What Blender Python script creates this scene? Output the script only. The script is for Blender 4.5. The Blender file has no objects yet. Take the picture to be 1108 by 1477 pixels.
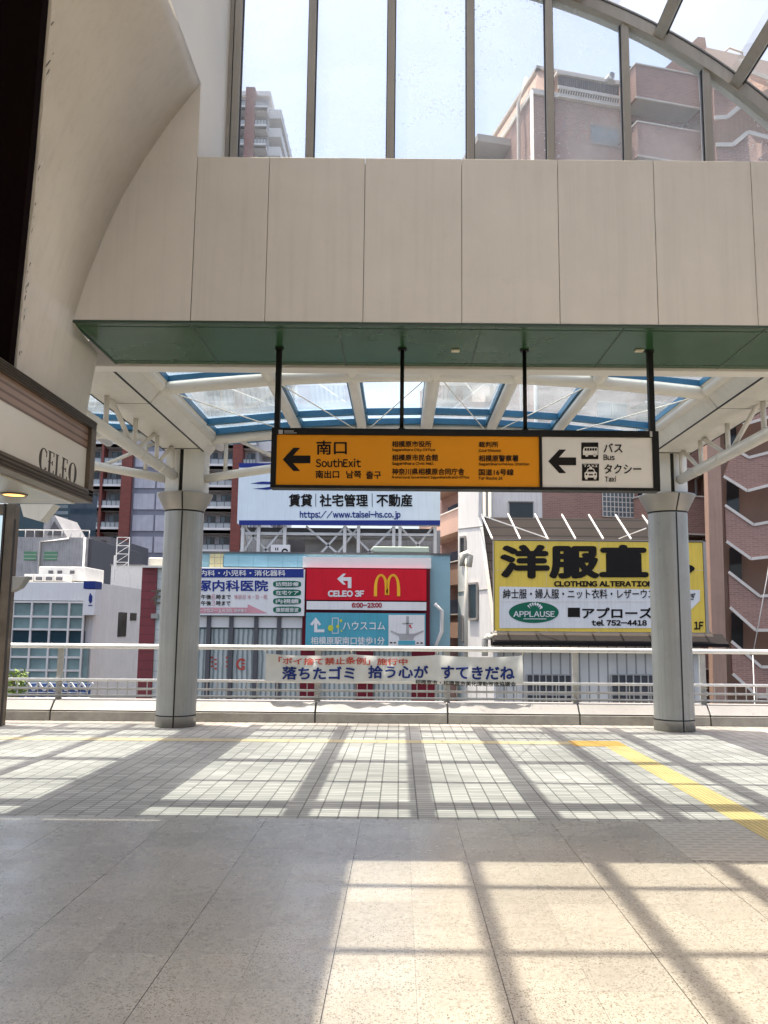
import bpy, bmesh, math, random
from mathutils import Matrix, Vector
R = math.radians
random.seed(7)
scene = bpy.context.scene
COL = scene.collection

# ------------------------------------------------------------------ camera, world, sun, exposure
F_PX, PX0, PY0, PITCH, ROLL, EYE = 1230.0, 578.0, 738.5, R(7.73), R(0.5), 1.55
cam_d = bpy.data.cameras.new('camera'); cam = bpy.data.objects.new('camera', cam_d); COL.objects.link(cam)
cam.matrix_world = Matrix.Translation((0, 0, EYE)) @ Matrix.Rotation(math.pi / 2 + PITCH, 4, 'X') @ Matrix.Rotation(ROLL, 4, 'Z')
cam_d.sensor_width = 36; cam_d.lens = F_PX / 1477 * 36
cam_d.shift_x = -(PX0 - 554) / 1477; cam_d.clip_start = 0.05; cam_d.clip_end = 2000
scene.camera = cam
SUN = Vector((-0.175, 0.08, 1.0)).normalized()
world = bpy.data.worlds.new('World'); scene.world = world; world.use_nodes = True
wn = world.node_tree; bg = wn.nodes['Background']
sky = wn.nodes.new('ShaderNodeTexSky'); sky.sky_type = 'NISHITA'; sky.sun_disc = False
sky.sun_elevation = math.asin(SUN.z); sky.sun_rotation = math.atan2(SUN.x, SUN.y)
sky.air_density = 0.8; sky.dust_density = 5.0; sky.ozone_density = 1.0
hz = wn.nodes.new('ShaderNodeMix'); hz.data_type = 'RGBA'; hz.blend_type = 'MULTIPLY'; hz.inputs[0].default_value = 1   # milky summer sky
hz.inputs[7].default_value = (1.12, 1.08, 1.01, 1); wn.links.new(sky.outputs[0], hz.inputs[6]); wn.links.new(hz.outputs[2], bg.inputs[0]); bg.inputs[1].default_value = 0.145
sun_d = bpy.data.lights.new('sun', 'SUN'); sun = bpy.data.objects.new('sun', sun_d); COL.objects.link(sun)
sun_d.energy = 3.3; sun_d.angle = R(0.6); sun_d.color = (1, 0.915, 0.785)
sun.rotation_euler = SUN.to_track_quat('Z', 'Y').to_euler()
scene.view_settings.view_transform = 'Standard'; scene.view_settings.look = 'None'
scene.view_settings.exposure = 1.42; scene.view_settings.gamma = 1
scene.render.engine = 'CYCLES'
scene.cycles.max_bounces = 8; scene.cycles.diffuse_bounces = 5; scene.cycles.transparent_max_bounces = 24
scene.cycles.use_denoising = True; scene.cycles.sample_clamp_indirect = 8
scene.cycles.caustics_reflective = False; scene.cycles.caustics_refractive = False

# ------------------------------------------------------------------ where a point of the photograph lies in the place
CAM3 = (Matrix.Rotation(math.pi / 2 + PITCH, 3, 'X') @ Matrix.Rotation(ROLL, 3, 'Z'))
O = Vector((0, 0, EYE))
def ray(px, py): return CAM3 @ Vector(((px - PX0) / F_PX, -(py - PY0) / F_PX, -1))
def at(px, py, Y):
    d = ray(px, py); return O + d * (Y / d.y)
def onplane(px, py, p0, n):
    d = ray(px, py); return O + d * ((Vector(p0) - O).dot(n) / d.dot(n))

# ------------------------------------------------------------------ materials
def nt(name):
    m = bpy.data.materials.new(name); m.use_nodes = True
    t = m.node_tree; return m, t, t.nodes['Principled BSDF'], t.nodes['Material Output']
def N(t, kind, **kw):
    n = t.nodes.new(kind)
    for k, v in kw.items():
        if hasattr(n, k): setattr(n, k, v)
        else: n.inputs[k].default_value = v
    return n
def ramp(t, src, p0, c0, p1, c1):
    r = N(t, 'ShaderNodeValToRGB'); e = r.color_ramp.elements
    e[0].position = p0; e[0].color = c0; e[1].position = p1; e[1].color = c1
    t.links.new(src, r.inputs[0]); return r
def c4(c, k=1.0): return (c[0] * k, c[1] * k, c[2] * k, 1)
def paint(name, c, rough=0.5, metal=0.0, scale=1.5, var=0.12, bump=0.0, bscale=60, stretch=(1, 1, 1), spec=0.5):
    m, t, b, o = nt(name)
    co = N(t, 'ShaderNodeTexCoord'); mp = N(t, 'ShaderNodeMapping'); mp.inputs['Scale'].default_value = stretch
    t.links.new(co.outputs['Object'], mp.inputs[0])
    n1 = N(t, 'ShaderNodeTexNoise', Scale=scale, Detail=6.0, Roughness=0.62); t.links.new(mp.outputs[0], n1.inputs['Vector'])
    r = ramp(t, n1.outputs['Fac'], 0.3, c4(c, 1 - var), 0.7, c4(c, 1 + var * 0.6))
    t.links.new(r.outputs[0], b.inputs['Base Color'])
    rr = ramp(t, n1.outputs['Fac'], 0.2, (max(rough - .1, .03),) * 3 + (1,), 0.8, (min(rough + .1, 1),) * 3 + (1,))
    t.links.new(rr.outputs[0], b.inputs['Roughness'])
    b.inputs['Metallic'].default_value = metal; b.inputs['Specular IOR Level'].default_value = spec
    if bump:
        n2 = N(t, 'ShaderNodeTexNoise', Scale=bscale, Detail=3.0); t.links.new(co.outputs['Object'], n2.inputs['Vector'])
        bp = N(t, 'ShaderNodeBump', Strength=bump, Distance=0.01)
        t.links.new(n2.outputs['Fac'], bp.inputs['Height']); t.links.new(bp.outputs[0], b.inputs['Normal'])
    return m
def glass(name, tint, dirt0, dirt1, gloss=0.5, dscale=1.2, dcol=(.8, .82, .84), specks=0.0):
    m, t, b, o = nt(name); t.nodes.remove(b)
    tr = N(t, 'ShaderNodeBsdfTransparent'); tr.inputs[0].default_value = c4(tint)
    gl = N(t, 'ShaderNodeBsdfGlossy'); gl.inputs['Roughness'].default_value = 0.03
    lw = N(t, 'ShaderNodeLayerWeight', Blend=0.25)
    mul = N(t, 'ShaderNodeMath', operation='MULTIPLY'); mul.inputs[1].default_value = gloss
    t.links.new(lw.outputs['Fresnel'], mul.inputs[0])
    m1 = N(t, 'ShaderNodeMixShader'); t.links.new(mul.outputs[0], m1.inputs[0]); t.links.new(tr.outputs[0], m1.inputs[1]); t.links.new(gl.outputs[0], m1.inputs[2])
    co = N(t, 'ShaderNodeTexCoord'); no = N(t, 'ShaderNodeTexNoise', Scale=dscale, Detail=7.0, Roughness=0.65); t.links.new(co.outputs['Object'], no.inputs['Vector'])
    rp = ramp(t, no.outputs['Fac'], 0.35, (dirt0,) * 3 + (1,), 0.7, (dirt1,) * 3 + (1,))
    fac = rp.outputs[0]
    if specks:
        vo = N(t, 'ShaderNodeTexNoise', Scale=38.0, Detail=2.0); t.links.new(co.outputs['Object'], vo.inputs['Vector'])
        n3 = N(t, 'ShaderNodeTexNoise', Scale=0.9, Detail=2.0); t.links.new(co.outputs['Object'], n3.inputs['Vector'])
        a = N(t, 'ShaderNodeMath', operation='MULTIPLY'); t.links.new(vo.outputs['Fac'], a.inputs[0]); t.links.new(n3.outputs['Fac'], a.inputs[1])
        rs = ramp(t, a.outputs[0], 0.40, (0, 0, 0, 1), 0.47, (specks,) * 3 + (1,))
        ad = N(t, 'ShaderNodeMath', operation='ADD', use_clamp=True); t.links.new(fac, ad.inputs[0]); t.links.new(rs.outputs[0], ad.inputs[1]); fac = ad.outputs[0]
    df = N(t, 'ShaderNodeBsdfDiffuse'); df.inputs[0].default_value = c4(dcol)
    tl = N(t, 'ShaderNodeBsdfTranslucent'); tl.inputs[0].default_value = c4(dcol)
    md = N(t, 'ShaderNodeMixShader', Fac=0.6) if False else N(t, 'ShaderNodeMixShader'); md.inputs[0].default_value = 0.6
    t.links.new(df.outputs[0], md.inputs[1]); t.links.new(tl.outputs[0], md.inputs[2])
    m2 = N(t, 'ShaderNodeMixShader'); t.links.new(fac, m2.inputs[0]); t.links.new(m1.outputs[0], m2.inputs[1]); t.links.new(md.outputs[0], m2.inputs[2])
    t.links.new(m2.outputs[0], o.inputs[0]); return m
def brick(name, c, mortar, bw, bh, off=0.5, msize=0.012, wall=True, var=0.15, rough=0.8, bump=0.25, stain=0.2, smooth=0.1):
    """rows of bricks; on a wall the rows run round the corner (x+y along, z up), on a floor they lie in x,y"""
    m, t, b, o = nt(name)
    co = N(t, 'ShaderNodeTexCoord'); vec = co.outputs['Object']
    if wall:
        sp = N(t, 'ShaderNodeSeparateXYZ'); t.links.new(vec, sp.inputs[0])
        ad = N(t, 'ShaderNodeMath', operation='ADD'); t.links.new(sp.outputs[0], ad.inputs[0]); t.links.new(sp.outputs[1], ad.inputs[1])
        cb = N(t, 'ShaderNodeCombineXYZ'); t.links.new(ad.outputs[0], cb.inputs[0]); t.links.new(sp.outputs[2], cb.inputs[1]); vec = cb.outputs[0]
    bt = N(t, 'ShaderNodeTexBrick', offset=off)
    t.links.new(vec, bt.inputs['Vector'])
    bt.inputs['Scale'].default_value = 1.0; bt.inputs['Brick Width'].default_value = bw; bt.inputs['Row Height'].default_value = bh
    bt.inputs['Mortar Size'].default_value = msize; bt.inputs['Mortar Smooth'].default_value = smooth
    bt.inputs['Color1'].default_value = c4(c, 1 - var); bt.inputs['Color2'].default_value = c4(c, 1 + var); bt.inputs['Mortar'].default_value = c4(mortar)
    no = N(t, 'ShaderNodeTexNoise', Scale=0.6, Detail=6.0); t.links.new(co.outputs['Object'], no.inputs['Vector'])
    rp = ramp(t, no.outputs['Fac'], 0.3, (1 - stain,) * 3 + (1,), 0.7, (1, 1, 1, 1))
    mx = N(t, 'ShaderNodeMix', data_type='RGBA', blend_type='MULTIPLY'); mx.inputs[0].default_value = 1
    t.links.new(bt.outputs['Color'], mx.inputs[6]); t.links.new(rp.outputs[0], mx.inputs[7]); t.links.new(mx.outputs[2], b.inputs['Base Color'])
    b.inputs['Roughness'].default_value = rough
    bp = N(t, 'ShaderNodeBump', Strength=bump, Distance=0.004, invert=True); t.links.new(bt.outputs['Fac'], bp.inputs['Height']); t.links.new(bp.outputs[0], b.inputs['Normal'])
    return m
def stripes(name, c0, c1, axis, period, duty=0.15, rough=0.6, bump=0.0, noise=0.0, metal=0.0):
    """parallel strips of two colours (siding, slats, curtains)"""
    m, t, b, o = nt(name)
    co = N(t, 'ShaderNodeTexCoord'); sp = N(t, 'ShaderNodeSeparateXYZ'); t.links.new(co.outputs['Object'], sp.inputs[0])
    src = sp.outputs['XYZ'.index(axis)]
    if noise:
        nz = N(t, 'ShaderNodeTexNoise', Scale=1.3, Detail=3.0); t.links.new(co.outputs['Object'], nz.inputs['Vector'])
        ml = N(t, 'ShaderNodeMath', operation='MULTIPLY_ADD'); t.links.new(nz.outputs['Fac'], ml.inputs[0]); ml.inputs[1].default_value = noise; t.links.new(src, ml.inputs[2]); src = ml.outputs[0]
    dv = N(t, 'ShaderNodeMath', operation='DIVIDE'); t.links.new(src, dv.inputs[0]); dv.inputs[1].default_value = period
    fr = N(t, 'ShaderNodeMath', operation='FRACT'); t.links.new(dv.outputs[0], fr.inputs[0])
    rp = N(t, 'ShaderNodeValToRGB'); e = rp.color_ramp.elements
    e[0].position = duty * 0.7; e[0].color = c4(c1); e[1].position = duty * 1.3; e[1].color = c4(c0)
    t.links.new(fr.outputs[0], rp.inputs[0])
    no = N(t, 'ShaderNodeTexNoise', Scale=1.1, Detail=6.0); t.links.new(co.outputs['Object'], no.inputs['Vector'])
    r2 = ramp(t, no.outputs['Fac'], 0.3, (.82, .82, .82, 1), 0.7, (1, 1, 1, 1))
    mx = N(t, 'ShaderNodeMix', data_type='RGBA', blend_type='MULTIPLY'); mx.inputs[0].default_value = 1
    t.links.new(rp.outputs[0], mx.inputs[6]); t.links.new(r2.outputs[0], mx.inputs[7]); t.links.new(mx.outputs[2], b.inputs['Base Color'])
    b.inputs['Roughness'].default_value = rough; b.inputs['Metallic'].default_value = metal
    if bump:
        bp = N(t, 'ShaderNodeBump', Strength=bump, Distance=0.02); t.links.new(rp.outputs[0], bp.inputs['Height']); t.links.new(bp.outputs[0], b.inputs['Normal'])
    return m
def terrazzo(name):
    m, t, b, o = nt(name)
    co = N(t, 'ShaderNodeTexCoord'); v = co.outputs['Object']
    base = N(t, 'ShaderNodeTexNoise', Scale=0.7, Detail=5.0); t.links.new(v, base.inputs['Vector'])
    cb = ramp(t, base.outputs['Fac'], 0.3, (.40, .38, .34, 1), 0.7, (.475, .45, .40, 1))
    def chips(scale, thr, col, prev, rnd):
        vo = N(t, 'ShaderNodeTexVoronoi', Scale=scale); mp = N(t, 'ShaderNodeMapping'); mp.inputs['Location'].default_value = (rnd, rnd * 2, 0); mp.inputs['Scale'].default_value = (1, 0.75, 1)
        t.links.new(v, mp.inputs[0]); t.links.new(mp.outputs[0], vo.inputs['Vector'])
        wh = N(t, 'ShaderNodeSeparateColor'); t.links.new(vo.outputs['Color'], wh.inputs[0])
        # every cell gets its own chip size
        ml = N(t, 'ShaderNodeMath', operation='MULTIPLY'); t.links.new(wh.outputs[0], ml.inputs[0]); ml.inputs[1].default_value = thr
        lt = N(t, 'ShaderNodeMath', operation='LESS_THAN'); t.links.new(vo.outputs['Distance'], lt.inputs[0]); t.links.new(ml.outputs[0], lt.inputs[1])
        fc = N(t, 'ShaderNodeMath', operation='MULTIPLY'); t.links.new(lt.outputs[0], fc.inputs[0]); fc.inputs[1].default_value = col[3]
        mx = N(t, 'ShaderNodeMix', data_type='RGBA'); t.links.new(fc.outputs[0], mx.inputs[0]); t.links.new(prev, mx.inputs[6]); mx.inputs[7].default_value = c4(col)
        return mx.outputs[2]
    c = chips(95, .42, (.58, .545, .48, .6), cb.outputs[0], 0)
    c = chips(82, .46, (.18, .155, .125, .75), c, 3.3)
    c = chips(58, .24, (.09, .08, .065, .85), c, 7.1)
    c = chips(120, .55, (.24, .21, .165, .65), c, 5.7)
    mp = N(t, 'ShaderNodeMapping'); mp.inputs['Location'].default_value = (0.30, 0.02, 0); t.links.new(v, mp.inputs[0])
    def grid(w, off):
        bt = N(t, 'ShaderNodeTexBrick', offset=0.0); t.links.new(mp.outputs[0], bt.inputs['Vector']); bt.inputs['Scale'].default_value = 1
        bt.inputs['Brick Width'].default_value = w; bt.inputs['Row Height'].default_value = .395; bt.inputs['Mortar Size'].default_value = off; bt.inputs['Mortar Smooth'].default_value = .3
        bt.inputs['Color1'].default_value = (0.84, 0.845, 0.85, 1); bt.inputs['Color2'].default_value = (1.0, 1.0, 1.0, 1); bt.inputs['Mortar'].default_value = (.5, .5, .5, 1); return bt
    g = grid(.385, .0016); g2 = grid(.77, .0028); g2.inputs['Row Height'].default_value = 50; g2.inputs['Color1'].default_value = (1, 1, 1, 1); g2.inputs['Mortar'].default_value = (.22, .2, .18, 1)
    for k in (g, g2):
        mx = N(t, 'ShaderNodeMix', data_type='RGBA', blend_type='MULTIPLY'); mx.inputs[0].default_value = 1
        t.links.new(c, mx.inputs[6]); t.links.new(k.outputs['Color'], mx.inputs[7]); c = mx.outputs[2]
    gv = N(t, 'ShaderNodeTexVoronoi', Scale=1.7); t.links.new(v, gv.inputs['Vector']); gs = N(t, 'ShaderNodeSeparateColor'); t.links.new(gv.outputs['Color'], gs.inputs[0])
    gm = N(t, 'ShaderNodeMath', operation='MULTIPLY'); t.links.new(gs.outputs[1], gm.inputs[0]); gm.inputs[1].default_value = .030
    gd = N(t, 'ShaderNodeTexNoise', Scale=40.0); t.links.new(v, gd.inputs['Vector']); ga = N(t, 'ShaderNodeMath', operation='MULTIPLY_ADD'); t.links.new(gd.outputs['Fac'], ga.inputs[0]); ga.inputs[1].default_value = .02; t.links.new(gv.outputs['Distance'], ga.inputs[2])
    gl_ = N(t, 'ShaderNodeMath', operation='LESS_THAN'); t.links.new(ga.outputs[0], gl_.inputs[0]); t.links.new(gm.outputs[0], gl_.inputs[1])
    gr = ramp(t, gl_.outputs[0], 0, (1, 1, 1, 1), 1, (.62, .61, .6, 1)); mg = N(t, 'ShaderNodeMix', data_type='RGBA', blend_type='MULTIPLY'); mg.inputs[0].default_value = 1
    t.links.new(c, mg.inputs[6]); t.links.new(gr.outputs[0], mg.inputs[7]); c = mg.outputs[2]
    wv = N(t, 'ShaderNodeTexNoise', Scale=.45, Detail=3.0); t.links.new(v, wv.inputs['Vector']); wr = ramp(t, wv.outputs['Fac'], .35, (.86, .865, .87, 1), .65, (1, 1, 1, 1))
    mw = N(t, 'ShaderNodeMix', data_type='RGBA', blend_type='MULTIPLY'); mw.inputs[0].default_value = 1; t.links.new(c, mw.inputs[6]); t.links.new(wr.outputs[0], mw.inputs[7]); c = mw.outputs[2]
    st = N(t, 'ShaderNodeTexNoise', Scale=2.3, Detail=8.0, Roughness=.7); t.links.new(v, st.inputs['Vector'])
    sr = ramp(t, st.outputs['Fac'], 0.3, (.86, .86, .86, 1), 0.62, (1, 1, 1, 1))
    mx = N(t, 'ShaderNodeMix', data_type='RGBA', blend_type='MULTIPLY'); mx.inputs[0].default_value = 1
    t.links.new(c, mx.inputs[6]); t.links.new(sr.outputs[0], mx.inputs[7]); t.links.new(mx.outputs[2], b.inputs['Base Color'])
    rr = ramp(t, st.outputs['Fac'], 0.3, (.34, .34, .34, 1), 0.7, (.19, .19, .19, 1)); t.links.new(rr.outputs[0], b.inputs['Roughness'])
    return m
def emit(name, c, k):
    m, t, b, o = nt(name); b.inputs['Base Color'].default_value = c4(c); b.inputs['Emission Color'].default_value = c4(c); b.inputs['Emission Strength'].default_value = k; return m

def weathered(name, c, rough, var=.05, panel=.05, streak=.10, scuff=.0, metal=0.0, spec=.4, wave=.02):
    """painted panel: each object a slightly different tone, vertical run-off streaks, scuffs, faint warping"""
    m, t, b, o = nt(name)
    co = N(t, 'ShaderNodeTexCoord'); v = co.outputs['Object']
    n1 = N(t, 'ShaderNodeTexNoise', Scale=1.1, Detail=7.0, Roughness=.65); t.links.new(v, n1.inputs['Vector'])
    col = ramp(t, n1.outputs['Fac'], .3, c4(c, 1 - var), .7, c4(c, 1 + var)).outputs[0]
    def mul(col, fac_src, p0, k0, p1, k1):
        r = ramp(t, fac_src, p0, (k0,) * 3 + (1,), p1, (k1,) * 3 + (1,)); mx = N(t, 'ShaderNodeMix', data_type='RGBA', blend_type='MULTIPLY'); mx.inputs[0].default_value = 1
        t.links.new(col, mx.inputs[6]); t.links.new(r.outputs[0], mx.inputs[7]); return mx.outputs[2]
    oi = N(t, 'ShaderNodeObjectInfo'); col = mul(col, oi.outputs['Random'], 0, 1 - panel, 1, 1)
    mp = N(t, 'ShaderNodeMapping'); mp.inputs['Scale'].default_value = (9, 9, .35); t.links.new(v, mp.inputs[0])
    n2 = N(t, 'ShaderNodeTexNoise', Scale=1.6, Detail=5.0, Roughness=.7); t.links.new(mp.outputs[0], n2.inputs['Vector']); col = mul(col, n2.outputs['Fac'], .34, 1 - streak, .52, 1)
    if scuff:
        n3 = N(t, 'ShaderNodeTexNoise', Scale=5.5, Detail=9.0, Roughness=.8); t.links.new(v, n3.inputs['Vector']); col = mul(col, n3.outputs['Fac'], .33, 1 - scuff, .42, 1)
    t.links.new(col, b.inputs['Base Color']); b.inputs['Metallic'].default_value = metal; b.inputs['Specular IOR Level'].default_value = spec
    rr = ramp(t, n1.outputs['Fac'], .25, (rough + .1,) * 3 + (1,), .7, (max(rough - .08, .04),) * 3 + (1,)); t.links.new(rr.outputs[0], b.inputs['Roughness'])
    n4 = N(t, 'ShaderNodeTexNoise', Scale=1.7, Detail=1.0); t.links.new(v, n4.inputs['Vector'])
    bp = N(t, 'ShaderNodeBump', Strength=wave * 10, Distance=.02); t.links.new(n4.outputs['Fac'], bp.inputs['Height']); t.links.new(bp.outputs[0], b.inputs['Normal'])
    return m

M = {}
M['terrazzo'] = terrazzo('terrazzo')
M['paver'] = brick('grey_paver', (.375, .35, .315), (.12, .11, .10), .165, .083, off=0.0, msize=.0075, wall=False, var=.18, rough=.7, bump=.5, stain=.38, smooth=.35)
M['tact'] = brick('yellow_tactile', (.62, .47, .18), (.42, .31, .12), .043, .6, off=0.0, msize=.011, wall=False, var=.08, rough=.6, bump=1.0, stain=.35, smooth=.6)
M['tactx'] = brick('worn_tactile', (.60, .48, .27), (.40, .31, .18), .30, .043, off=0.0, msize=.011, wall=False, var=.08, rough=.6, bump=1.0, stain=.35, smooth=.6)
M['dots'] = brick('orange_dot_tactile', (.62, .34, .05), (.40, .22, .04), .06, .06, off=0.0, msize=.016, wall=False, var=.06, rough=.6, bump=1.0, stain=.25, smooth=.6)
M['greytact'] = brick('grey_dash_tactile', (.31, .29, .26), (.42, .395, .35), .15, .075, off=0.5, msize=.022, wall=False, var=.05, rough=.45, bump=.6, stain=.15, smooth=.2)
M['asphalt'] = paint('asphalt', (.06, .06, .062), .9, scale=.4, var=.3)
M['beige'] = weathered('beige_panel', (.655, .615, .555), .42, .055, .06, .05, .05)
M['cove'] = weathered('beige_plaster', (.65, .605, .54), .6, .06, .0, .06, .08)
M['offwhite'] = paint('off_white_plaster', (.70, .68, .64), .6, scale=1.0, var=.06)
M['joint'] = paint('dark_joint', (.16, .145, .125), .8)
M['green'] = weathered('green_enamel', (.028, .085, .034), .24, .10, .0, .0, .10, spec=.25, wave=.03)
M['dkgreen'] = paint('dark_green_seam', (.025, .055, .032), .5)
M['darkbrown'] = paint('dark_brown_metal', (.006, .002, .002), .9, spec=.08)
M['mullion'] = weathered('grey_mullion', (.33, .31, .28), .45, .08, .06, .12, .12, wave=.005)
M['gasket'] = paint('black_gasket', (.02, .02, .022), .6)
M['white'] = weathered('cream_white_steel', (.66, .635, .58), .4, .08, .03, .0, .28, wave=.01)
M['whitepanel'] = weathered('cream_white_panel', (.64, .62, .565), .42, .07, .05, .08, .12, wave=.01)
M['weld'] = paint('grimy_joint', (.33, .31, .27), .7, scale=14, var=.4)
M['alu'] = weathered('grey_aluminium', (.33, .33, .315), .36, .1, .03, .14, .18, metal=.3, wave=.01)
M['cap'] = paint('dull_bronze_aluminium', (.31, .295, .265), .38, metal=.4, scale=3, var=.1)
M['groove'] = paint('black_groove', (.012, .012, .012), .7)
M['blueframe'] = paint('blue_frame', (.02, .12, .23), .38, scale=3, var=.15)
M['black'] = paint('black_steel', (.006, .006, .005), .5, scale=5, spec=.25)
M['orange'] = paint('orange_sign_face', (.74, .285, .012), .65, spec=.18, scale=1.2, var=.05)
M['ivory'] = paint('ivory_sign_face', (.74, .715, .655), .65, spec=.18, scale=1.2, var=.04)
M['ink'] = paint('black_ink', (.009, .007, .006), .6, spec=.2)
M['bronze'] = paint('bronze_metal', (.135, .105, .075), .38, metal=.5, scale=4, var=.25)
M['bronzedk'] = paint('dark_bronze_groove', (.02, .014, .011), .5)
M['slat_reflection'] = stripes('brown_slat_reflection', (.30, .20, .15), (.13, .075, .055), 'Z', .055, .3, .25)  # striped colour stands for slats mirrored in the sign glass
M['cream'] = paint('cream_acrylic', (.66, .63, .56), .18, scale=.8, var=.06)
M['letterbrown'] = paint('dark_brown_letter', (.03, .018, .014), .35)
M['rail'] = paint('white_rail_paint', (.74, .73, .69), .35, scale=5, var=.1)
M['railgrey'] = paint('grey_rail_paint', (.45, .44, .41), .5, scale=6, var=.16)
M['kerb'] = paint('kerb_stone', (.36, .34, .30), .75, scale=4, var=.28, bump=.2, bscale=40)
M['kerbtop'] = weathered('kerb_cap', (.29, .28, .27), .5, .12, .0, .05, .3)
M['cloth'] = paint('white_banner_cloth', (.62, .62, .59), .85, scale=3, var=.1)
M['deepred'] = paint('deep_red_print', (.36, .02, .03), .65, spec=.18)
M['navy'] = paint('navy_print', (.02, .04, .19), .65, spec=.18)
M['redprint'] = paint('faded_red_print', (.50, .085, .06), .65, spec=.18)
M['glass_gable'] = glass('dusty_gable_glass', (.90, .95, .97), .18, .36, .35, .8, specks=.5)
M['glass_vault'] = glass('dusty_roof_glass', (.94, .92, .86), .06, .16, .35, .8, specks=.3)
M['glass_canopy'] = glass('canopy_glass', (.78, .90, .95), .12, .28, .6, 1.5, (.70, .80, .86))
M['win'] = paint('dark_window_glass', (.025, .03, .035), .08, scale=.5, var=.5)
M['win2'] = paint('curtained_window_glass', (.16, .2, .22), .1, scale=.8, var=.4)
M['teal'] = paint('teal_curtain_glass', (.21, .31, .31), .09, scale=.35, var=.4)
M['tealdk'] = paint('dark_teal_spandrel', (.02, .055, .075), .1, scale=.4, var=.3)
M['pinkbrick'] = brick('pink_brick', (.335, .19, .15), (.40, .27, .23), .26, .085, msize=.014, var=.13, stain=.16)
M['pinkplain'] = weathered('pink_render', (.40, .27, .21), .8, .06, .06, .16, .05, spec=.2)
M['pinkpale'] = paint('pale_salmon_render', (.52, .34, .26), .8, scale=.5, var=.1)
M['coping'] = paint('white_coping', (.66, .62, .56), .6)
M['concreteunder'] = paint('balcony_soffit', (.42, .39, .35), .8, scale=.7)
M['brownin'] = paint('brown_recess_wall', (.25, .165, .125), .85, scale=.6, var=.15)
M['roofbrown'] = stripes('brown_roof_shingles', (.062, .047, .038), (.02, .015, .012), 'Z', .29, .16, .75, bump=.4)
M['roofdark'] = paint('dark_eave_metal', (.012, .010, .010), .7, spec=.15)
M['slate'] = paint('dark_slate_roof', (.17, .135, .135), .7)
M['siding'] = stripes('white_siding', (.66, .65, .61), (.5, .49, .46), 'Y', .45, .05, .55)
M['ribbed'] = stripes('grey_ribbed_siding', (.80, .78, .72), (.36, .345, .32), 'X', .30, .16, .55, bump=.5)
M['whitewall'] = weathered('white_wall', (.72, .71, .68), .65, .05, .06, .12, .04, spec=.2)
M['whitepipe'] = paint('cream_pipe', (.62, .59, .5), .5)
M['bluewall'] = stripes('light_blue_siding', (.27, .50, .60), (.2, .4, .49), 'X', .52, .05, .5)
M['bluewalldk'] = paint('blue_side_wall', (.23, .40, .47), .5, scale=.6)
M['ytile'] = brick('yellow_wall_tile', (.66, .59, .33), (.42, .38, .26), .22, .22, off=0, msize=.012, var=.06)
M['greywall'] = weathered('grey_render', (.36, .36, .365), .8, .16, .06, .3, .2, spec=.2)
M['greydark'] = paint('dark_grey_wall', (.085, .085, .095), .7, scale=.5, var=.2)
M['maroon'] = paint('maroon_frame', (.13, .012, .022), .65, spec=.18)
M['red'] = weathered('bright_red_sign', (.58, .010, .026), .6, .06, .0, .10, .05, spec=.2)
M['signwhite'] = weathered('white_sign_face', (.70, .71, .71), .6, .04, .04, .09, .06, spec=.2)
M['paleblue'] = weathered('pale_blue_sign_face', (.66, .76, .82), .6, .04, .0, .07, .03, spec=.2)
M['signteal'] = weathered('teal_sign_face', (.075, .33, .42), .6, .06, .0, .10, .06, spec=.2)
M['royal'] = paint('royal_blue_print', (.022, .04, .22), .65, spec=.18)
M['dkgreenprint'] = paint('dark_green_print', (.012, .13, .075), .65, spec=.18)
M['pinkprint'] = paint('faded_pink_print', (.60, .30, .34), .65, spec=.18)
M['gold'] = paint('golden_print', (.78, .42, .03), .65, spec=.18)
M['lime'] = paint('lime_print', (.50, .55, .04), .5)
M['mapgrey'] = paint('grey_print', (.36, .36, .36), .5)
M['yellow'] = weathered('yellow_sign_face', (.72, .53, .09), .6, .05, .0, .10, .06, spec=.2)
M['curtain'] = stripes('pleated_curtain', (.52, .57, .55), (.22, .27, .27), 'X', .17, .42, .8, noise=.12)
M['towergrey'] = paint('tower_grey_wall', (.46, .45, .46), .75, scale=.2, var=.1)
M['towerwhite'] = paint('tower_white_slab', (.74, .73, .71), .7, scale=.2, var=.08)
M['towerred'] = brick('tower_red_brick', (.235, .065, .05), (.2, .08, .07), .9, .3, msize=.03, var=.1)
M['towerpanel'] = stripes('lilac_grey_panels', (.52, .52, .58), (.43, .43, .48), 'X', .75, .08, .7)
M['towerband'] = paint('slate_grey_band', (.22, .225, .27), .7)
M['balglass'] = paint('balcony_rail_glass', (.4, .43, .44), .15)
M['redsiding'] = stripes('red_siding', (.19, .028, .034), (.11, .018, .02), 'Z', .38, .1, .6)
M['whitelap'] = stripes('white_lap_siding', (.63, .61, .57), (.4, .39, .36), 'Z', .45, .07, .6)
M['acwhite'] = paint('white_ac_case', (.62, .62, .6), .5)
M['palegreen'] = paint('pale_green_metal', (.47, .56, .45), .5)
M['greenwin'] = stripes('green_slatted_window', (.10, .26, .15), (.35, .42, .33), 'Z', .3, .25, .6)
M['leaf'] = paint('yellow_green_leaf', (.16, .24, .03), .6, scale=8, var=.4)
M['bark'] = paint('bark', (.09, .065, .045), .9)
M['hoardblue'] = paint('blue_hoarding', (.03, .075, .22), .5)
M['lamp'] = emit('warm_lamp', (1, .5, .12), 1.2)
M['plate'] = paint('beige_plate', (.6, .54, .4), .5)

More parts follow.
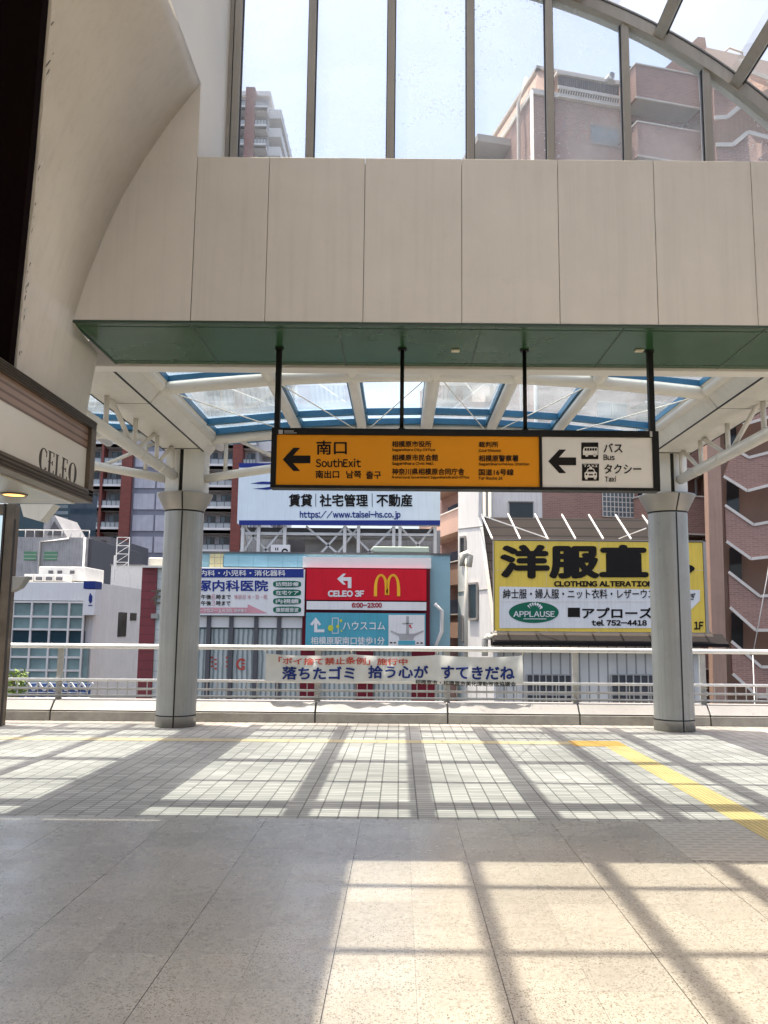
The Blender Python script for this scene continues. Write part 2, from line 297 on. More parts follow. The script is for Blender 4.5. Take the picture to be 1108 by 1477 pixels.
# ------------------------------------------------------------------ mesh and object helpers
LOC = {}
class MB:
    def __init__(s): s.v, s.f, s.sm = [], [], []
    def face(s, pts, smooth=False):
        n = len(s.v); s.v += [Vector(p) for p in pts]; s.f.append(list(range(n, n + len(pts)))); s.sm.append(smooth)
    def box(s, x0, x1, y0, y1, z0, z1):
        n = len(s.v); s.v += [Vector(p) for p in ((x0, y0, z0), (x1, y0, z0), (x1, y1, z0), (x0, y1, z0), (x0, y0, z1), (x1, y0, z1), (x1, y1, z1), (x0, y1, z1))]
        for q in ((3, 2, 1, 0), (4, 5, 6, 7), (0, 1, 5, 4), (1, 2, 6, 5), (2, 3, 7, 6), (3, 0, 4, 7)): s.f.append([n + i for i in q]); s.sm.append(False)
        return s
    def prism(s, pts, ext, caps=True):
        """polygon swept along a vector"""
        e = Vector(ext); n = len(s.v); k = len(pts); s.v += [Vector(p) for p in pts] + [Vector(p) + e for p in pts]
        if caps:
            s.f.append([n + i for i in range(k)]); s.f.append([n + k + i for i in reversed(range(k))]); s.sm += [False, False]
        for i in range(k):
            j = (i + 1) % k; s.f.append([n + j, n + i, n + k + i, n + k + j]); s.sm.append(False)
        return s
    def tube(s, pts, r, seg=12, cap=True):
        pts = [Vector(p) for p in pts]; n = len(s.v); K = len(pts)
        for i, p in enumerate(pts):
            d = (pts[min(i + 1, K - 1)] - pts[max(i - 1, 0)]).normalized()
            a = d.cross(Vector((0, 0, 1)) if abs(d.z) < .95 else Vector((0, 1, 0))).normalized(); b = a.cross(d)
            rr = r[i] if isinstance(r, (list, tuple)) else r
            for k in range(seg):
                t = 2 * math.pi * k / seg; s.v.append(p + a * (rr * math.cos(t)) + b * (rr * math.sin(t)))
        for i in range(K - 1):
            for k in range(seg):
                l = (k + 1) % seg; s.f.append([n + i * seg + k, n + i * seg + l, n + (i + 1) * seg + l, n + (i + 1) * seg + k]); s.sm.append(True)
        if cap:
            s.f.append([n + k for k in reversed(range(seg))]); s.f.append([n + (K - 1) * seg + k for k in range(seg)]); s.sm += [False, False]
        return s
    def bar(s, p, q, w, h=None):
        """square bar between two points"""
        p, q = Vector(p), Vector(q); d = (q - p).normalized(); h = h or w
        a = d.cross(Vector((0, 0, 1)) if abs(d.z) < .95 else Vector((0, 1, 0))).normalized(); b = a.cross(d)
        return s.prism([p + a * w / 2 + b * h / 2, p - a * w / 2 + b * h / 2, p - a * w / 2 - b * h / 2, p + a * w / 2 - b * h / 2], q - p)
    def lathe(s, x, y, prof, seg=48):
        n = len(s.v)
        for r, z in prof:
            for k in range(seg):
                t = 2 * math.pi * k / seg; s.v.append(Vector((x + r * math.cos(t), y + r * math.sin(t), z)))
        for i in range(len(prof) - 1):
            for k in range(seg):
                l = (k + 1) % seg; s.f.append([n + i * seg + k, n + i * seg + l, n + (i + 1) * seg + l, n + (i + 1) * seg + k]); s.sm.append(True)
        return s
    def build(s, name, mat, parent=None, bevel=0.0):
        me = bpy.data.meshes.new(name); me.from_pydata([tuple(v) for v in s.v], [], s.f)
        for p, f in zip(me.polygons, s.sm): p.use_smooth = f
        me.materials.append(M[mat] if isinstance(mat, str) else mat)
        bm = bmesh.new(); bm.from_mesh(me); bmesh.ops.recalc_face_normals(bm, faces=bm.faces); bm.to_mesh(me); bm.free()
        o = bpy.data.objects.new(name, me); COL.objects.link(o)
        if parent is not None:
            o.parent = parent
            q = parent
            while q.parent is not None: q = q.parent
            if parent is q: o.matrix_parent_inverse = Matrix.Translation(-LOC.get(q.name, Vector()))
        if bevel:
            bv = o.modifiers.new('bevel', 'BEVEL'); bv.width = bevel; bv.segments = 2; bv.limit_method = 'ANGLE'; bv.angle_limit = R(40)
        return o
def tag(o, label=None, cat=None, group=None, kind=None):
    for k, v in (('label', label), ('category', cat), ('group', group), ('kind', kind)):
        if v: o[k] = v
    return o
def thing(name, label, cat, loc, group=None, rotz=0.0, local=False):
    o = bpy.data.objects.new(name, None); COL.objects.link(o); o.location = loc; o.rotation_euler = (0, 0, rotz)
    LOC[o.name] = Vector() if local else Vector(loc)
    return tag(o, label, cat, group)
def dup(root, off, label=None):
    r = root.copy(); COL.objects.link(r); r.location = root.location + Vector(off)
    if label: r['label'] = label
    for ch in list(root.children):
        c = ch.copy(); COL.objects.link(c); c.parent = r
        for g in list(ch.children):
            d = g.copy(); COL.objects.link(d); d.parent = c
    return r

# lettering: a text becomes flat mesh faces fitted into a rectangle of its sign
_tc = {}
def raw(body):
    if body in _tc: return _tc[body]
    cu = bpy.data.curves.new('lettering_curve', 'FONT'); cu.body = body; cu.size = 1; cu.resolution_u = 3
    ob = bpy.data.objects.new('lettering_curve', cu); COL.objects.link(ob)
    dg = bpy.context.evaluated_depsgraph_get(); ev = ob.evaluated_get(dg); me = ev.to_mesh()
    _tc[body] = ([(v.co.x, v.co.y) for v in me.vertices], [list(p.vertices) for p in me.polygons])
    ev.to_mesh_clear(); bpy.data.objects.remove(ob); bpy.data.curves.remove(cu); return _tc[body]
def glyphs(body, bold=0.0):
    """points (x, y, layer) and faces of one line of lettering"""
    if all(ord(ch) < 128 for ch in body):
        V, Fc, x = [], [], 0.0
        for ch in body:
            if ch == ' ': x += .27; continue
            vs, fs = raw(chr(ord(ch) + 0xFEE0)); a = min(v[0] for v in vs); c = max(v[0] for v in vs); n = len(V)
            g = .1 if ch in 'ilI1.:' else .07
            V += [(v[0] - a + x + g / 2, v[1]) for v in vs]; Fc += [[n + k for k in f] for f in fs]; x += c - a + g + .02
    else: V, Fc = raw(body)
    if not bold: return [(a, b, 0) for a, b in V], Fc
    OV, OF = [], []
    for L, (dx, dy) in enumerate(((0, 0), (-1, 0), (1, 0), (0, -1), (0, 1), (-.7, -.7), (.7, .7), (-.7, .7), (.7, -.7))):
        n = len(OV); OV += [(a + dx * bold, b + dy * bold, L) for a, b in V]; OF += [[n + k for k in f] for f in Fc]
    return OV, OF
class Face:
    """a flat sign face in the plane Y (or any plane given by a function px,py -> point); eps lifts print off it"""
    def __init__(s, Y=None, fn=None, nrm=(0, -1, 0), eps=0.006):
        s.fn = fn or (lambda a, b: at(a, b, Y)); s.n = Vector(nrm); s.eps = eps
    def P(s, a, b, k=1): return s.fn(a, b) + s.n * (s.eps * k)
    def text(s, mb, body, x0, y0, x1, y1, bold=0.0, k=1):
        vs, fs = glyphs(body, bold)
        if not vs: return
        ax, bx = min(v[0] for v in vs), max(v[0] for v in vs); ay, by = min(v[1] for v in vs), max(v[1] for v in vs)
        n = len(mb.v); p0, p1, p2 = s.P(x0, y1, k), s.P(x1, y1, k), s.P(x0, y0, k)
        # keep rows level and letters upright in the place
        for vx, vy, L in vs:
            mb.v.append(p0 + (p1 - p0) * ((vx - ax) / (bx - ax)) + (p2 - p0) * ((vy - ay) / (by - ay)) + s.n * (s.eps * .09 * L))
        for f in fs: mb.f.append([n + i for i in f]); mb.sm.append(False)
    def poly(s, mb, pts, k=1): mb.face([s.P(a, b, k) for a, b in pts])
    def rect(s, mb, x0, y0, x1, y1, k=1): s.poly(mb, [(x0, y0), (x1, y0), (x1, y1), (x0, y1)], k)
    def oval(s, mb, x0, y0, x1, y1, k=1, seg=40, p=1.0):
        cx, cy, a, b = (x0 + x1) / 2, (y0 + y1) / 2, (x1 - x0) / 2, (y1 - y0) / 2
        f = lambda c: math.copysign(abs(c) ** p, c)
        s.poly(mb, [(cx + a * f(math.cos(2 * math.pi * i / seg)), cy + b * f(math.sin(2 * math.pi * i / seg))) for i in range(seg)], k)
def slab(mb, Y, x0, y0, x1, y1, depth):
    """upright board seen from pixel corner to pixel corner, with real depth"""
    a, b = at(x0, y0, Y), at(x1, y1, Y); mb.box(a.x, b.x, Y, Y + depth, b.z, a.z); return mb

# ================================================================== GROUND
GZ = -6.5
tag(MB().box(-260, 260, -60, 420, GZ - .5, GZ).build('street', 'asphalt'), kind='structure')
PE = 7.235
tag(MB().box(-9, 14, -9, PE, -.6, 0).build('floor', 'terrazzo'), kind='structure')
tag(MB().box(-14, 14, PE, 14.26, -.6, 0).build('pavement', 'paver'), kind='structure')
b = MB(); b.box(2.765, 3.065, 6.0, 11.72, 0, .004); tag(b.build('tactile_path', 'tact'), kind='structure')
b = MB(); b.box(-9, 2.36, 11.87, 12.17, 0, .004); tag(b.build('crossing_tactile_path', 'tactx'), kind='structure')
b = MB(); b.box(2.36, 3.065, 11.72, 12.26, 0, .004); tag(b.build('tactile_warning_square', 'dots'), kind='structure')
b = MB(); b.box(2.0, 2.76, 6.05, 7.20, 0, .003); b.box(3.07, 4.2, 6.05, 7.20, 0, .003); tag(b.build('grey_tactile_paving', 'greytact'), kind='structure')

# kerb stones along the far edge, with open joints
kx = [-14, -12.2, -10.05, -7.9, -5.7, -3.55, -1.37, .80, 2.96, 5.1, 7.2, 9.3, 11.4, 14]
b = MB(); t_ = MB()
for a, c in zip(kx, kx[1:]):
    b.prism([(a + .012, 14.25, 0), (a + .012, 14.25, .150), (a + .012, 14.75, .150), (a + .012, 14.75, 0)], (c - a - .024, 0, 0))
    t_.prism([(a + .012, 14.262, .168), (a + .012, 14.285, .19), (a + .012, 14.40, .312), (a + .012, 14.43, .322), (a + .012, 14.75, .325), (a + .012, 14.75, .168)], (c - a - .024, 0, 0))
kb = tag(b.build('kerb', 'kerb', bevel=.006), kind='structure')
t_.build('kerb_cap', 'kerbtop', kb, bevel=.008)
MB().box(-14, 14, 14.275, 14.74, .001, .167).build('joint', 'groove', kb)
tag(MB().box(-14, 14, 14.75, 15.1, -1.2, .28).build('deck_edge', 'kerb'), kind='structure')

# ================================================================== RAILING
RY = 14.52
rail = thing('railing', 'white steel railing with round top rail along the edge of the deck', 'railing', (0, RY, .32))
MB().tube([(-14, RY, 1.20), (14, RY, 1.20)], .042, 16).build('handrail', 'rail', rail)
for z in (.645, .50, .385):
    MB().tube([(-14, RY, z), (14, RY, z)], .02 if z < .6 else .025, 10).build('lower_rail', 'rail' if z > .6 else 'railgrey', rail)
px_posts = [kx[i] for i in range(1, len(kx) - 1)]
for i, x in enumerate(px_posts):
    p = MB().box(x - .05, x + .05, RY + .03, RY + .06, .322, 1.17).build('post', 'railgrey', rail)
    q = MB()
    for z in (.50, .62):
        q.tube([(x + .035 + .035 * math.cos(t), RY - .03, z - .06 + .035 * math.sin(t)) for t in [R(60 + 24 * k) for k in range(11)]], .008, 6)
    q.build('scroll_bracket', 'railgrey', p)
for a, c in zip([-14] + px_posts, px_posts + [14]):
    q = MB(); n = max(2, int((c - a) / .165))
    for k in range(1, n):
        x = a + (c - a) * k / n; q.bar((x, RY, .385), (x, RY, .645), .014)
    q.build('baluster_screen', 'railgrey', rail)

# banner tied to the railing
def banner():
    x0, x1, z0, z1, Y = -2.23, 2.06, .655, 1.11, 14.44
    root = thing('banner', 'white cloth banner with blue Japanese lettering tied to the railing', 'banner', (0, Y, z0))
    b = MB(); nx, nz = 100, 10
    def P(u, w):
        sag = -.035 * abs(math.sin(u * math.pi * 3.0)) ** .7 * (w ** 2)
        rip = .030 * math.sin(u * 23 + w * 3.2) * (.4 + .6 * w) + .014 * math.sin(u * 61 + 1.3 - w * 4)
        return Vector((x0 + (x1 - x0) * u, Y + rip - .01, z0 + (z1 - z0) * w + sag - .012 * math.sin(u * 9) * (1 - w)))
    n0 = len(b.v)
    for j in range(nz + 1):
        for i in range(nx + 1): b.v.append(P(i / nx, j / nz))
    for j in range(nz):
        for i in range(nx):
            a = j * (nx + 1) + i; b.f.append([a, a + 1, a + nx + 2, a + nx + 1]); b.sm.append(True)
    b.build('cloth', 'cloth', root)
    def line(mb, body, px0, py0, px1, py1, bold):
        vs, fs = glyphs(body, bold); ax, bx = min(v[0] for v in vs), max(v[0] for v in vs); ay, by = min(v[1] for v in vs), max(v[1] for v in vs)
        a, c = at(px0, py1, Y), at(px1, py0, Y); n = len(mb.v)
        for vx, vy, L in vs:
            X = a.x + (c.x - a.x) * (vx - ax) / (bx - ax); Z = a.z + (c.z - a.z) * (vy - ay) / (by - ay)
            q = P((X - x0) / (x1 - x0), (Z - z0) / (z1 - z0)); mb.v.append(q + Vector((0, -.008 - .0006 * L, 0)))
        for f in fs: mb.f.append([n + i for i in f]); mb.sm.append(False)
    t = MB(); line(t, '「ポイ捨て禁止条例」施行中', 402, 947.5, 588, 957, .02); t.build('red_lettering', 'redprint', root)
    t = MB(); line(t, '落ちたゴミ', 407, 960.5, 512, 979.5, .03); line(t, '拾う心が', 531, 959.5, 618, 979, .03); line(t, 'すてきだね', 636, 960, 742, 979, .03); t.build('blue_lettering', 'navy', root)
    t = MB(); line(t, '相模原市・相模原市美化運動推進協議会', 599, 982.5, 744, 988, .02); t.build('small_lettering', 'ink', root)
    for x, z in ((x0, z1), (x1, z1), (x0 + 1.43, z1), (x1 - 1.43, z1), (x0, z0), (x1, z0)):
        MB().tube([(x, Y, z), (x + .02 * (1 if x > 0 else -1), RY, z + .09 if z > 1 else z - .01)], .006, 6).build('rope', 'plate', root)
banner()

# ================================================================== BEAM OVER THE OPENING
FY, FZ0, FZ1, BY = 6.4, 3.90, 5.283, 7.40
prof = [(-2.573, FZ0), (-2.485, 4.25), (-2.369, 4.606), (-2.245, 4.93), (-2.09, 5.235), (-1.89, 5.58), (-1.655, 5.921)]
beam = thing('beam', 'deep beige panelled beam with a green underside spanning the opening', 'beam', (0, FY, FZ0))
joints = [at(x, 228, FY).x for x in (389, 527, 666, 804, 942, 1082, 1221)]
edges = [-1.655] + joints + [5.2]
def panel(a, c):
    MB().box(a + .002, c - .002, FY, FY + .03, FZ0 + .012, FZ1).build('panel', 'beige', beam, bevel=.003)
for a, c in zip(edges, edges[1:]): panel(a, c)
MB().prism([(x, FY, z) for x, z in prof] + [(-1.659, FY, FZ0 + .012), ], (0, .03, 0)).build('panel', 'beige', beam)
MB().box(-1.655, 5.2, FY + .031, BY + .05, FZ0 + .02, FZ1 - .035).build('core', 'joint', beam)
b = MB(); b.box(-2.575, 5.2, FY - .004, FY + .03, FZ0 - .006, FZ0 + .010); b.build('drip_edge', 'dkgreen', beam)
so = MB(); so.box(-2.575, 5.2, FY + .03, 7.46, FZ0 - .004, FZ0 + .018); so.build('soffit', 'green', beam)
b = MB()
for px in (285, 490, 692, 895, 1097):
    x = onplane(px, 480, (0, 0, FZ0), Vector((0, 0, 1))).x; b.box(x - .006, x + .006, FY + .03, 7.46, FZ0 - .007, FZ0 - .003)
for y in (FY + .10, 7.38): b.box(-2.575, 5.2, y - .004, y + .004, FZ0 - .007, FZ0 - .003)
b.box(-2.59, -2.575, FY, 7.46, FZ0 - .012, FZ0 + .012)
b.build('soffit_seams', 'dkgreen', beam)
b = MB(); b.box(-4.0, 6.4, 7.47, 7.64, FZ0 - .03, FZ0 + .22); b.build('rear_trim', 'offwhite', beam, bevel=.01)
for px, py in ((657, 506), (922, 506)):
    p = onplane(px, py, (0, 0, FZ0 - .01), Vector((0, 0, 1)))
    l = tag(MB().box(p.x - .035, p.x + .035, p.y - .03, p.y + .03, FZ0 - .016, FZ0 - .0045).build('ceiling_plate', 'plate', bevel=.003),
        'small beige square plate on the green ceiling ' + ('left of the third sign hanger' if px < 800 else 'beside the rightmost sign hanger'), 'plate', 'small square plates under the beam')

# curved wall at the left of the opening
low = [(-2.665, 3.02), (-2.65, 3.30), (-2.61, 3.64)]
cw = thing('curved_wall', 'curved beige plaster wall left of the opening with chipped near edge', 'wall', (-2.6, 6, 3))
MI = CAM3.transposed()
def nearY(x, z):
    lo, hi = 3.2, 6.3
    for _ in range(40):
        Y = (lo + hi) / 2; c = MI @ (Vector((x, Y, z)) - O); px = PX0 + F_PX * c.x / -c.z; py = PY0 - F_PX * c.y / -c.z
        tx = 75 - py * 20 / 230 if py < 230 else 55 - (py - 230) * 30 / 290
        if px < tx: lo = Y
        else: hi = Y
    return Y
fine = []
allp = low + prof
for (xa, za), (xb, zb) in zip(allp, allp[1:]):
    for k in range(4): fine.append((xa + (xb - xa) * k / 4, za + (zb - za) * k / 4))
fine.append(allp[-1])
b = MB(); rows = []
for x, z in fine:
    y1 = FY if z >= FZ0 - .001 else 7.0; y0 = nearY(x, z); rows.append(len(b.v))
    j = random.uniform(-.008, .008)
    b.v += [Vector((x, y0 + j, z)), Vector((x, y1, z)), Vector((x - .09, y1, z)), Vector((x - .09, y0 + j, z))]
for a, c in zip(rows, rows[1:]):
    for i in range(4):
        k = (i + 1) % 4; b.f.append([a + i, a + k, c + k, c + i]); b.sm.append(i == 0)
b.f.append([rows[0] + i for i in range(4)]); b.f.append([rows[-1] + i for i in range(4)]); b.sm += [False, False]
b.build('plaster', 'cove', cw)
# flaking paint along its near edge
b = MB(); c_ = MB()
for i in range(70):
    k = random.random(); z = 3.35 + 2.3 * k; xs = [p for p in fine]
    (x, _) = min(fine, key=lambda p: abs(p[1] - z)); i0 = min(range(len(fine)), key=lambda q: abs(fine[q][1] - z))
    xa, za = fine[max(i0 - 1, 0)]; xb, zb = fine[min(i0 + 1, len(fine) - 1)]
    x = xa + (xb - xa) * (z - za) / max(zb - za, 1e-4); y = nearY(x, z) + .012 + abs(random.gauss(0, .022)); s = random.uniform(.003, .011); h = random.uniform(.008, .035)
    pts = []
    for a in range(7):
        t = a / 7 * 2 * math.pi; rr = random.uniform(.5, 1); dz = h * rr * math.sin(t)
        pts.append((x + (xb - xa) / max(zb - za, 1e-4) * dz + .003, y + s * rr * math.cos(t), z + dz))
    (b if i % 3 else c_).face(pts)
b.build('flaking_paint', 'offwhite', cw); c_.build('bare_patch', 'joint', cw)
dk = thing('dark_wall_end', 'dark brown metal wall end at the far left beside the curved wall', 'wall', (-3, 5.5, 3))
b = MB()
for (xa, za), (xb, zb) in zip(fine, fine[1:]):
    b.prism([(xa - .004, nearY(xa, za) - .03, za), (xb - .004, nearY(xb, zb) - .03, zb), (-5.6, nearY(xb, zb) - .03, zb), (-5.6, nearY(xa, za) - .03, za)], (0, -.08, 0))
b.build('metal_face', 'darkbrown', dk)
lc = tag(MB().box(-9, -1.96, -9, 7.6, 5.95, 6.15).build('added_shade_ceiling', 'cove'), 'unseen ceiling slab added to shade the floor left of the glass roof', 'ceiling')  # unseen slab, put in to keep the sun off the left floor
uw = thing('upper_wall', 'off white upright wall carrying the left side of the glass roof', 'wall', (-1.65, 6, 5.9))
MB().box(-1.95, -1.655, -8, FY + .0315, 5.925, 7.69).build('wall_face', 'offwhite', uw)
MB().box(-1.95, -1.655, FY + .032, 7.46, FZ1 - .06, 7.69).build('window_reveal', 'offwhite', uw)
# rest of the concourse: side wall added for bounced light, back wall behind the viewer
sw = tag(MB().box(5.2, 5.5, -9, 7.3, 0, 4.75).build('added_bounce_wall', 'cove'), 'unseen beige wall added right of the concourse for light control and bounce', 'wall')
bw = tag(MB().box(-9, 5.5, -9.3, -9, 0, 8).build('end_wall', 'cove'), 'beige end wall of the concourse behind the viewer', 'wall')

# ================================================================== GLASS GABLE AND ROOF
VC, VZ, VR = -0.30, 2.52, 5.32
def va(deg, r=VR): return (VC + r * math.sin(R(deg)), VZ + r * math.cos(R(deg)))
gab = thing('gable_window', 'arched gable window of tall dusty panes between grey mullions above the beam', 'window', (.6, BY, FZ1))
mx = [at(x, 228, BY).x for x in (338, 447, 563, 678.5, 794, 905, 1022)]; mx += [mx[-1] + .745, mx[-1] + 1.45]
def arch_z(x, r=VR): return VZ + math.sqrt(max(r * r - (x - VC) ** 2, .01))
for i, x in enumerate(mx):
    top = arch_z(x) - .02
    if i == 0: MB().box(-1.655, x - .045, BY - .03, BY + .05, FZ1, arch_z(x - .06) - .02).build('side_frame', 'mullion', gab)
    p = MB().box(x - .034, x + .034, BY - .05, BY + .07, FZ1, top).build('mullion', 'mullion', gab, bevel=.004)
    g = MB(); g.box(x - .043, x - .034, BY - .012, BY + .03, FZ1, top - .03); g.box(x + .034, x + .043, BY - .012, BY + .03, FZ1, top - .03); g.build('gasket', 'gasket', p)
A0, A1 = -15.0, 66
b = MB(); seg = 44
for i in range(seg):
    a, c = A0 + (A1 - A0) * i / seg, A0 + (A1 - A0) * (i + 1) / seg
    q = [va(a, VR - .06), va(c, VR - .06), va(c, VR + .05), va(a, VR + .05)]
    b.prism([(x, BY - .07, z) for x, z in q], (0, .16, 0))
b.build('arch_frame', 'mullion', gab)
b = MB()
for i in range(seg):
    a, c = A0 + (A1 - A0) * i / seg, A0 + (A1 - A0) * (i + 1) / seg
    q = [va(a, VR + .05), va(c, VR + .05), va(c, VR + .075), va(a, VR + .075)]
    b.prism([(x, BY - .075, z) for x, z in q], (0, .10, 0))
b.build('arch_gasket', 'gasket', gab)
MB().box(-1.655, 4.6, BY - .05, BY + .07, FZ1 - .03, FZ1 + .03).build('sill', 'mullion', gab)
for a, c in zip(mx, mx[1:]):
    n = 6; top = [(a + (c - a) * k / n, arch_z(a + (c - a) * k / n) - .03) for k in range(n + 1)]
    m_ = MB(); m_.face([(x, BY + .012, z) for x, z in [(a, FZ1), (c, FZ1)] + top[::-1]]); m_.build('pane', 'glass_gable', gab)

roof = thing('glass_roof', 'barrel vaulted glass roof on grey ribs over the concourse', 'roof', (0, 0, 5))
ribs = [6.04 - 1.05 * k for k in range(15)]
for y in ribs:
    b = MB()
    for i in range(seg):
        a, c = A0 + (A1 - A0) * i / seg, A0 + (A1 - A0) * (i + 1) / seg
        q = [va(a, VR - .05), va(c, VR - .05), va(c, VR + .055), va(a, VR + .055)]
        b.prism([(x, y - .035, z) for x, z in q], (0, .07, 0))
    b.build('rib', 'mullion', roof)
for k in range(-1, 7):
    a = 2.9 + 9.2 * k
    d = Vector((math.sin(R(a)), 0, math.cos(R(a)))); n_ = Vector((math.cos(R(a)), 0, -math.sin(R(a))))
    def Q(u, r): return Vector((VC, BY - .07, VZ)) + d * r + n_ * u
    b = MB(); b.prism([Q(-.05, VR - .045), Q(.05, VR - .045), Q(.05, VR + .06), Q(-.05, VR + .06)], (0, -16.3, 0)); p = b.build('glazing_bar', 'mullion', roof)
    b = MB()
    for u0, u1 in ((-.062, -.05), (.05, .062)): b.prism([Q(u0, VR + .02), Q(u1, VR + .02), Q(u1, VR + .058), Q(u0, VR + .058)], (0, -16.3, 0))
    b.build('gasket', 'gasket', p)
for y1, y0 in zip([BY - .02] + ribs[:-1], ribs):
    b = MB()
    for i in range(seg):
        a, c = A0 + (A1 - A0) * i / seg, A0 + (A1 - A0) * (i + 1) / seg
        (xa, za), (xb, zb) = va(a, VR + .06), va(c, VR + .06)
        n = len(b.v); b.v += [Vector((xa, y0, za)), Vector((xb, y0, zb)), Vector((xb, y1, zb)), Vector((xa, y1, za))]; b.f.append([n, n + 1, n + 2, n + 3]); b.sm.append(True)
    b.build('pane', 'glass_vault', roof)

# ================================================================== COLUMNS AND CANOPY
CY = 13.65
def column(x, zt, label):
    root = thing('column', label, 'column', (x, CY, 0), 'round columns under the canopy')
    MB().lathe(x, CY, [(.0, .0), (.312, .0), (.312, .165)]).build('base_ring', 'cap', root)
    MB().lathe(x, CY, [(.300, .16), (.300, .185)]).build('groove_ring', 'groove', root)
    MB().lathe(x, CY, [(.308, .183), (.308, zt - .015)]).build('shaft', 'alu', root)
    MB().lathe(x, CY, [(.298, zt - .02), (.298, zt + .02)]).build('groove_ring', 'groove', root)
    MB().lathe(x, CY, [(.312, zt + .01), (.44, zt + .265), (.44, zt + .285), (.30, zt + .285)]).build('capital', 'cap', root)
    # upright black joints down the shaft
    g = MB()
    for t in (R(270 + 8), R(270 - 120), R(30)):
        d = Vector((math.cos(t), math.sin(t), 0)); s = Vector((-d.y, d.x, 0))
        p = Vector((x, CY, 0)) + d * .306
        g.prism([p - s * .011, p + s * .011, p + s * .011 + d * .006, p - s * .011 + d * .006], (0, 0, zt - .02))
        q0 = Vector((x, CY, zt + .012)) + d * .309; q1 = Vector((x, CY, zt + .27)) + d * .437
        g.prism([q0 - s * .011, q0 + s * .011, q0 + s * .011 + d * .009, q0 - s * .011 + d * .009], q1 - q0)
    g.build('joint_strip', 'groove', root)
    # square head between capital and roof beam: two faces folded towards the front with a black gap
    h0, h1 = zt + .28, 4.36
    u = MB()
    u.prism([(x - .31, CY - .10, h0), (x - .03, CY - .33, h0), (x - .03, CY + .3, h0), (x - .31, CY + .3, h0)], (0, 0, h1 - h0))
    u.prism([(x + .03, CY - .33, h0), (x + .31, CY - .10, h0), (x + .31, CY + .3, h0), (x + .03, CY + .3, h0)], (0, 0, h1 - h0))
    u.build('head', 'whitepanel', root, bevel=.008)
    MB().box(x - .03, x + .03, CY - .29, CY + .25, h0, h1).build('gap', 'groove', root)
    return root
column(-3.49, 3.37, 'round grey metal column standing left behind the orange sign')
column(4.31, 3.42, 'round grey metal column standing in front of the yellow sign')

can = thing('canopy', 'glass canopy on cream steel tubes, trusses and rafters behind the beam', 'canopy', (.4, 11, 4.3))
CX = .41
def cz(x): return 4.775 - .20 * ((x - CX) / 3.4) ** 2
def arc(Y, x0, x1, dz=0, n=18): return [(x0 + (x1 - x0) * i / n, Y, cz(x0 + (x1 - x0) * i / n) + dz) for i in range(n + 1)]
for Y, r in ((8.17, .12), (10.62, .092), (13.62, .095)):
    p = MB().tube(arc(Y, -3.3, 4.12), r, 16).build('arch_tube', 'white', can)
    if Y > 9:
        b = MB()
        for x in (-3.1, -1.66, -.64, .41, 1.45, 2.49, 3.88):
            b.tube([(x - .018, Y, cz(x)), (x + .018, Y, cz(x))], r + .006, 16)
        b.build('weld_collar', 'white', p)
raft = [-3.08, -1.69, -.64, .41, 1.46, 2.51, 3.9]
for x in raft:
    MB().tube([(x, 7.6, cz(x) + .02), (x, 14.3, cz(x) + .02)], .078 if x != .41 else .10, 14).build('rafter', 'white', can)
bars = [(7.62, .08), (8.17, .32), (9.32, .08), (10.66, .22), (12.86, .1), (13.58, .26), (14.25, .1)]
for a, c in zip(raft, raft[1:]):
    fr = MB(); gz = .14
    for Y, wd in bars:
        fr.prism([(a + .03, Y - wd / 2, cz(a) + gz - .09), (c - .03, Y - wd / 2, cz(c) + gz - .09), (c - .03, Y - wd / 2, cz(c) + gz), (a + .03, Y - wd / 2, cz(a) + gz)], (0, wd, 0))
    for x in (a + .08, c - .08):
        fr.prism([(x - .025, 7.62, cz(x) + gz - .08), (x + .025, 7.62, cz(x) + gz - .08), (x + .025, 7.62, cz(x) + gz), (x - .025, 7.62, cz(x) + gz)], (0, 6.6, 0))
    f_ = fr.build('glazing_frame', 'blueframe', can)
    g = MB(); g.face([(a, 7.6, cz(a) + gz + .012), (c, 7.6, cz(c) + gz + .012), (c, 14.3, cz(c) + gz + .012), (a, 14.3, cz(a) + gz + .012)]); g.build('pane', 'glass_canopy', f_)
    if a < 3:
        w = MB(); w.tube([(a + .1, 10.7, cz(a) - .03), (c - .1, 13.5, cz(c) - .03)] if a < -.9 or a > .3 and a < 1 else [(c - .1, 10.7, cz(c) - .03), (a + .1, 13.5, cz(a) - .03)], .008, 6); w.build('tie_rod', 'white', can)
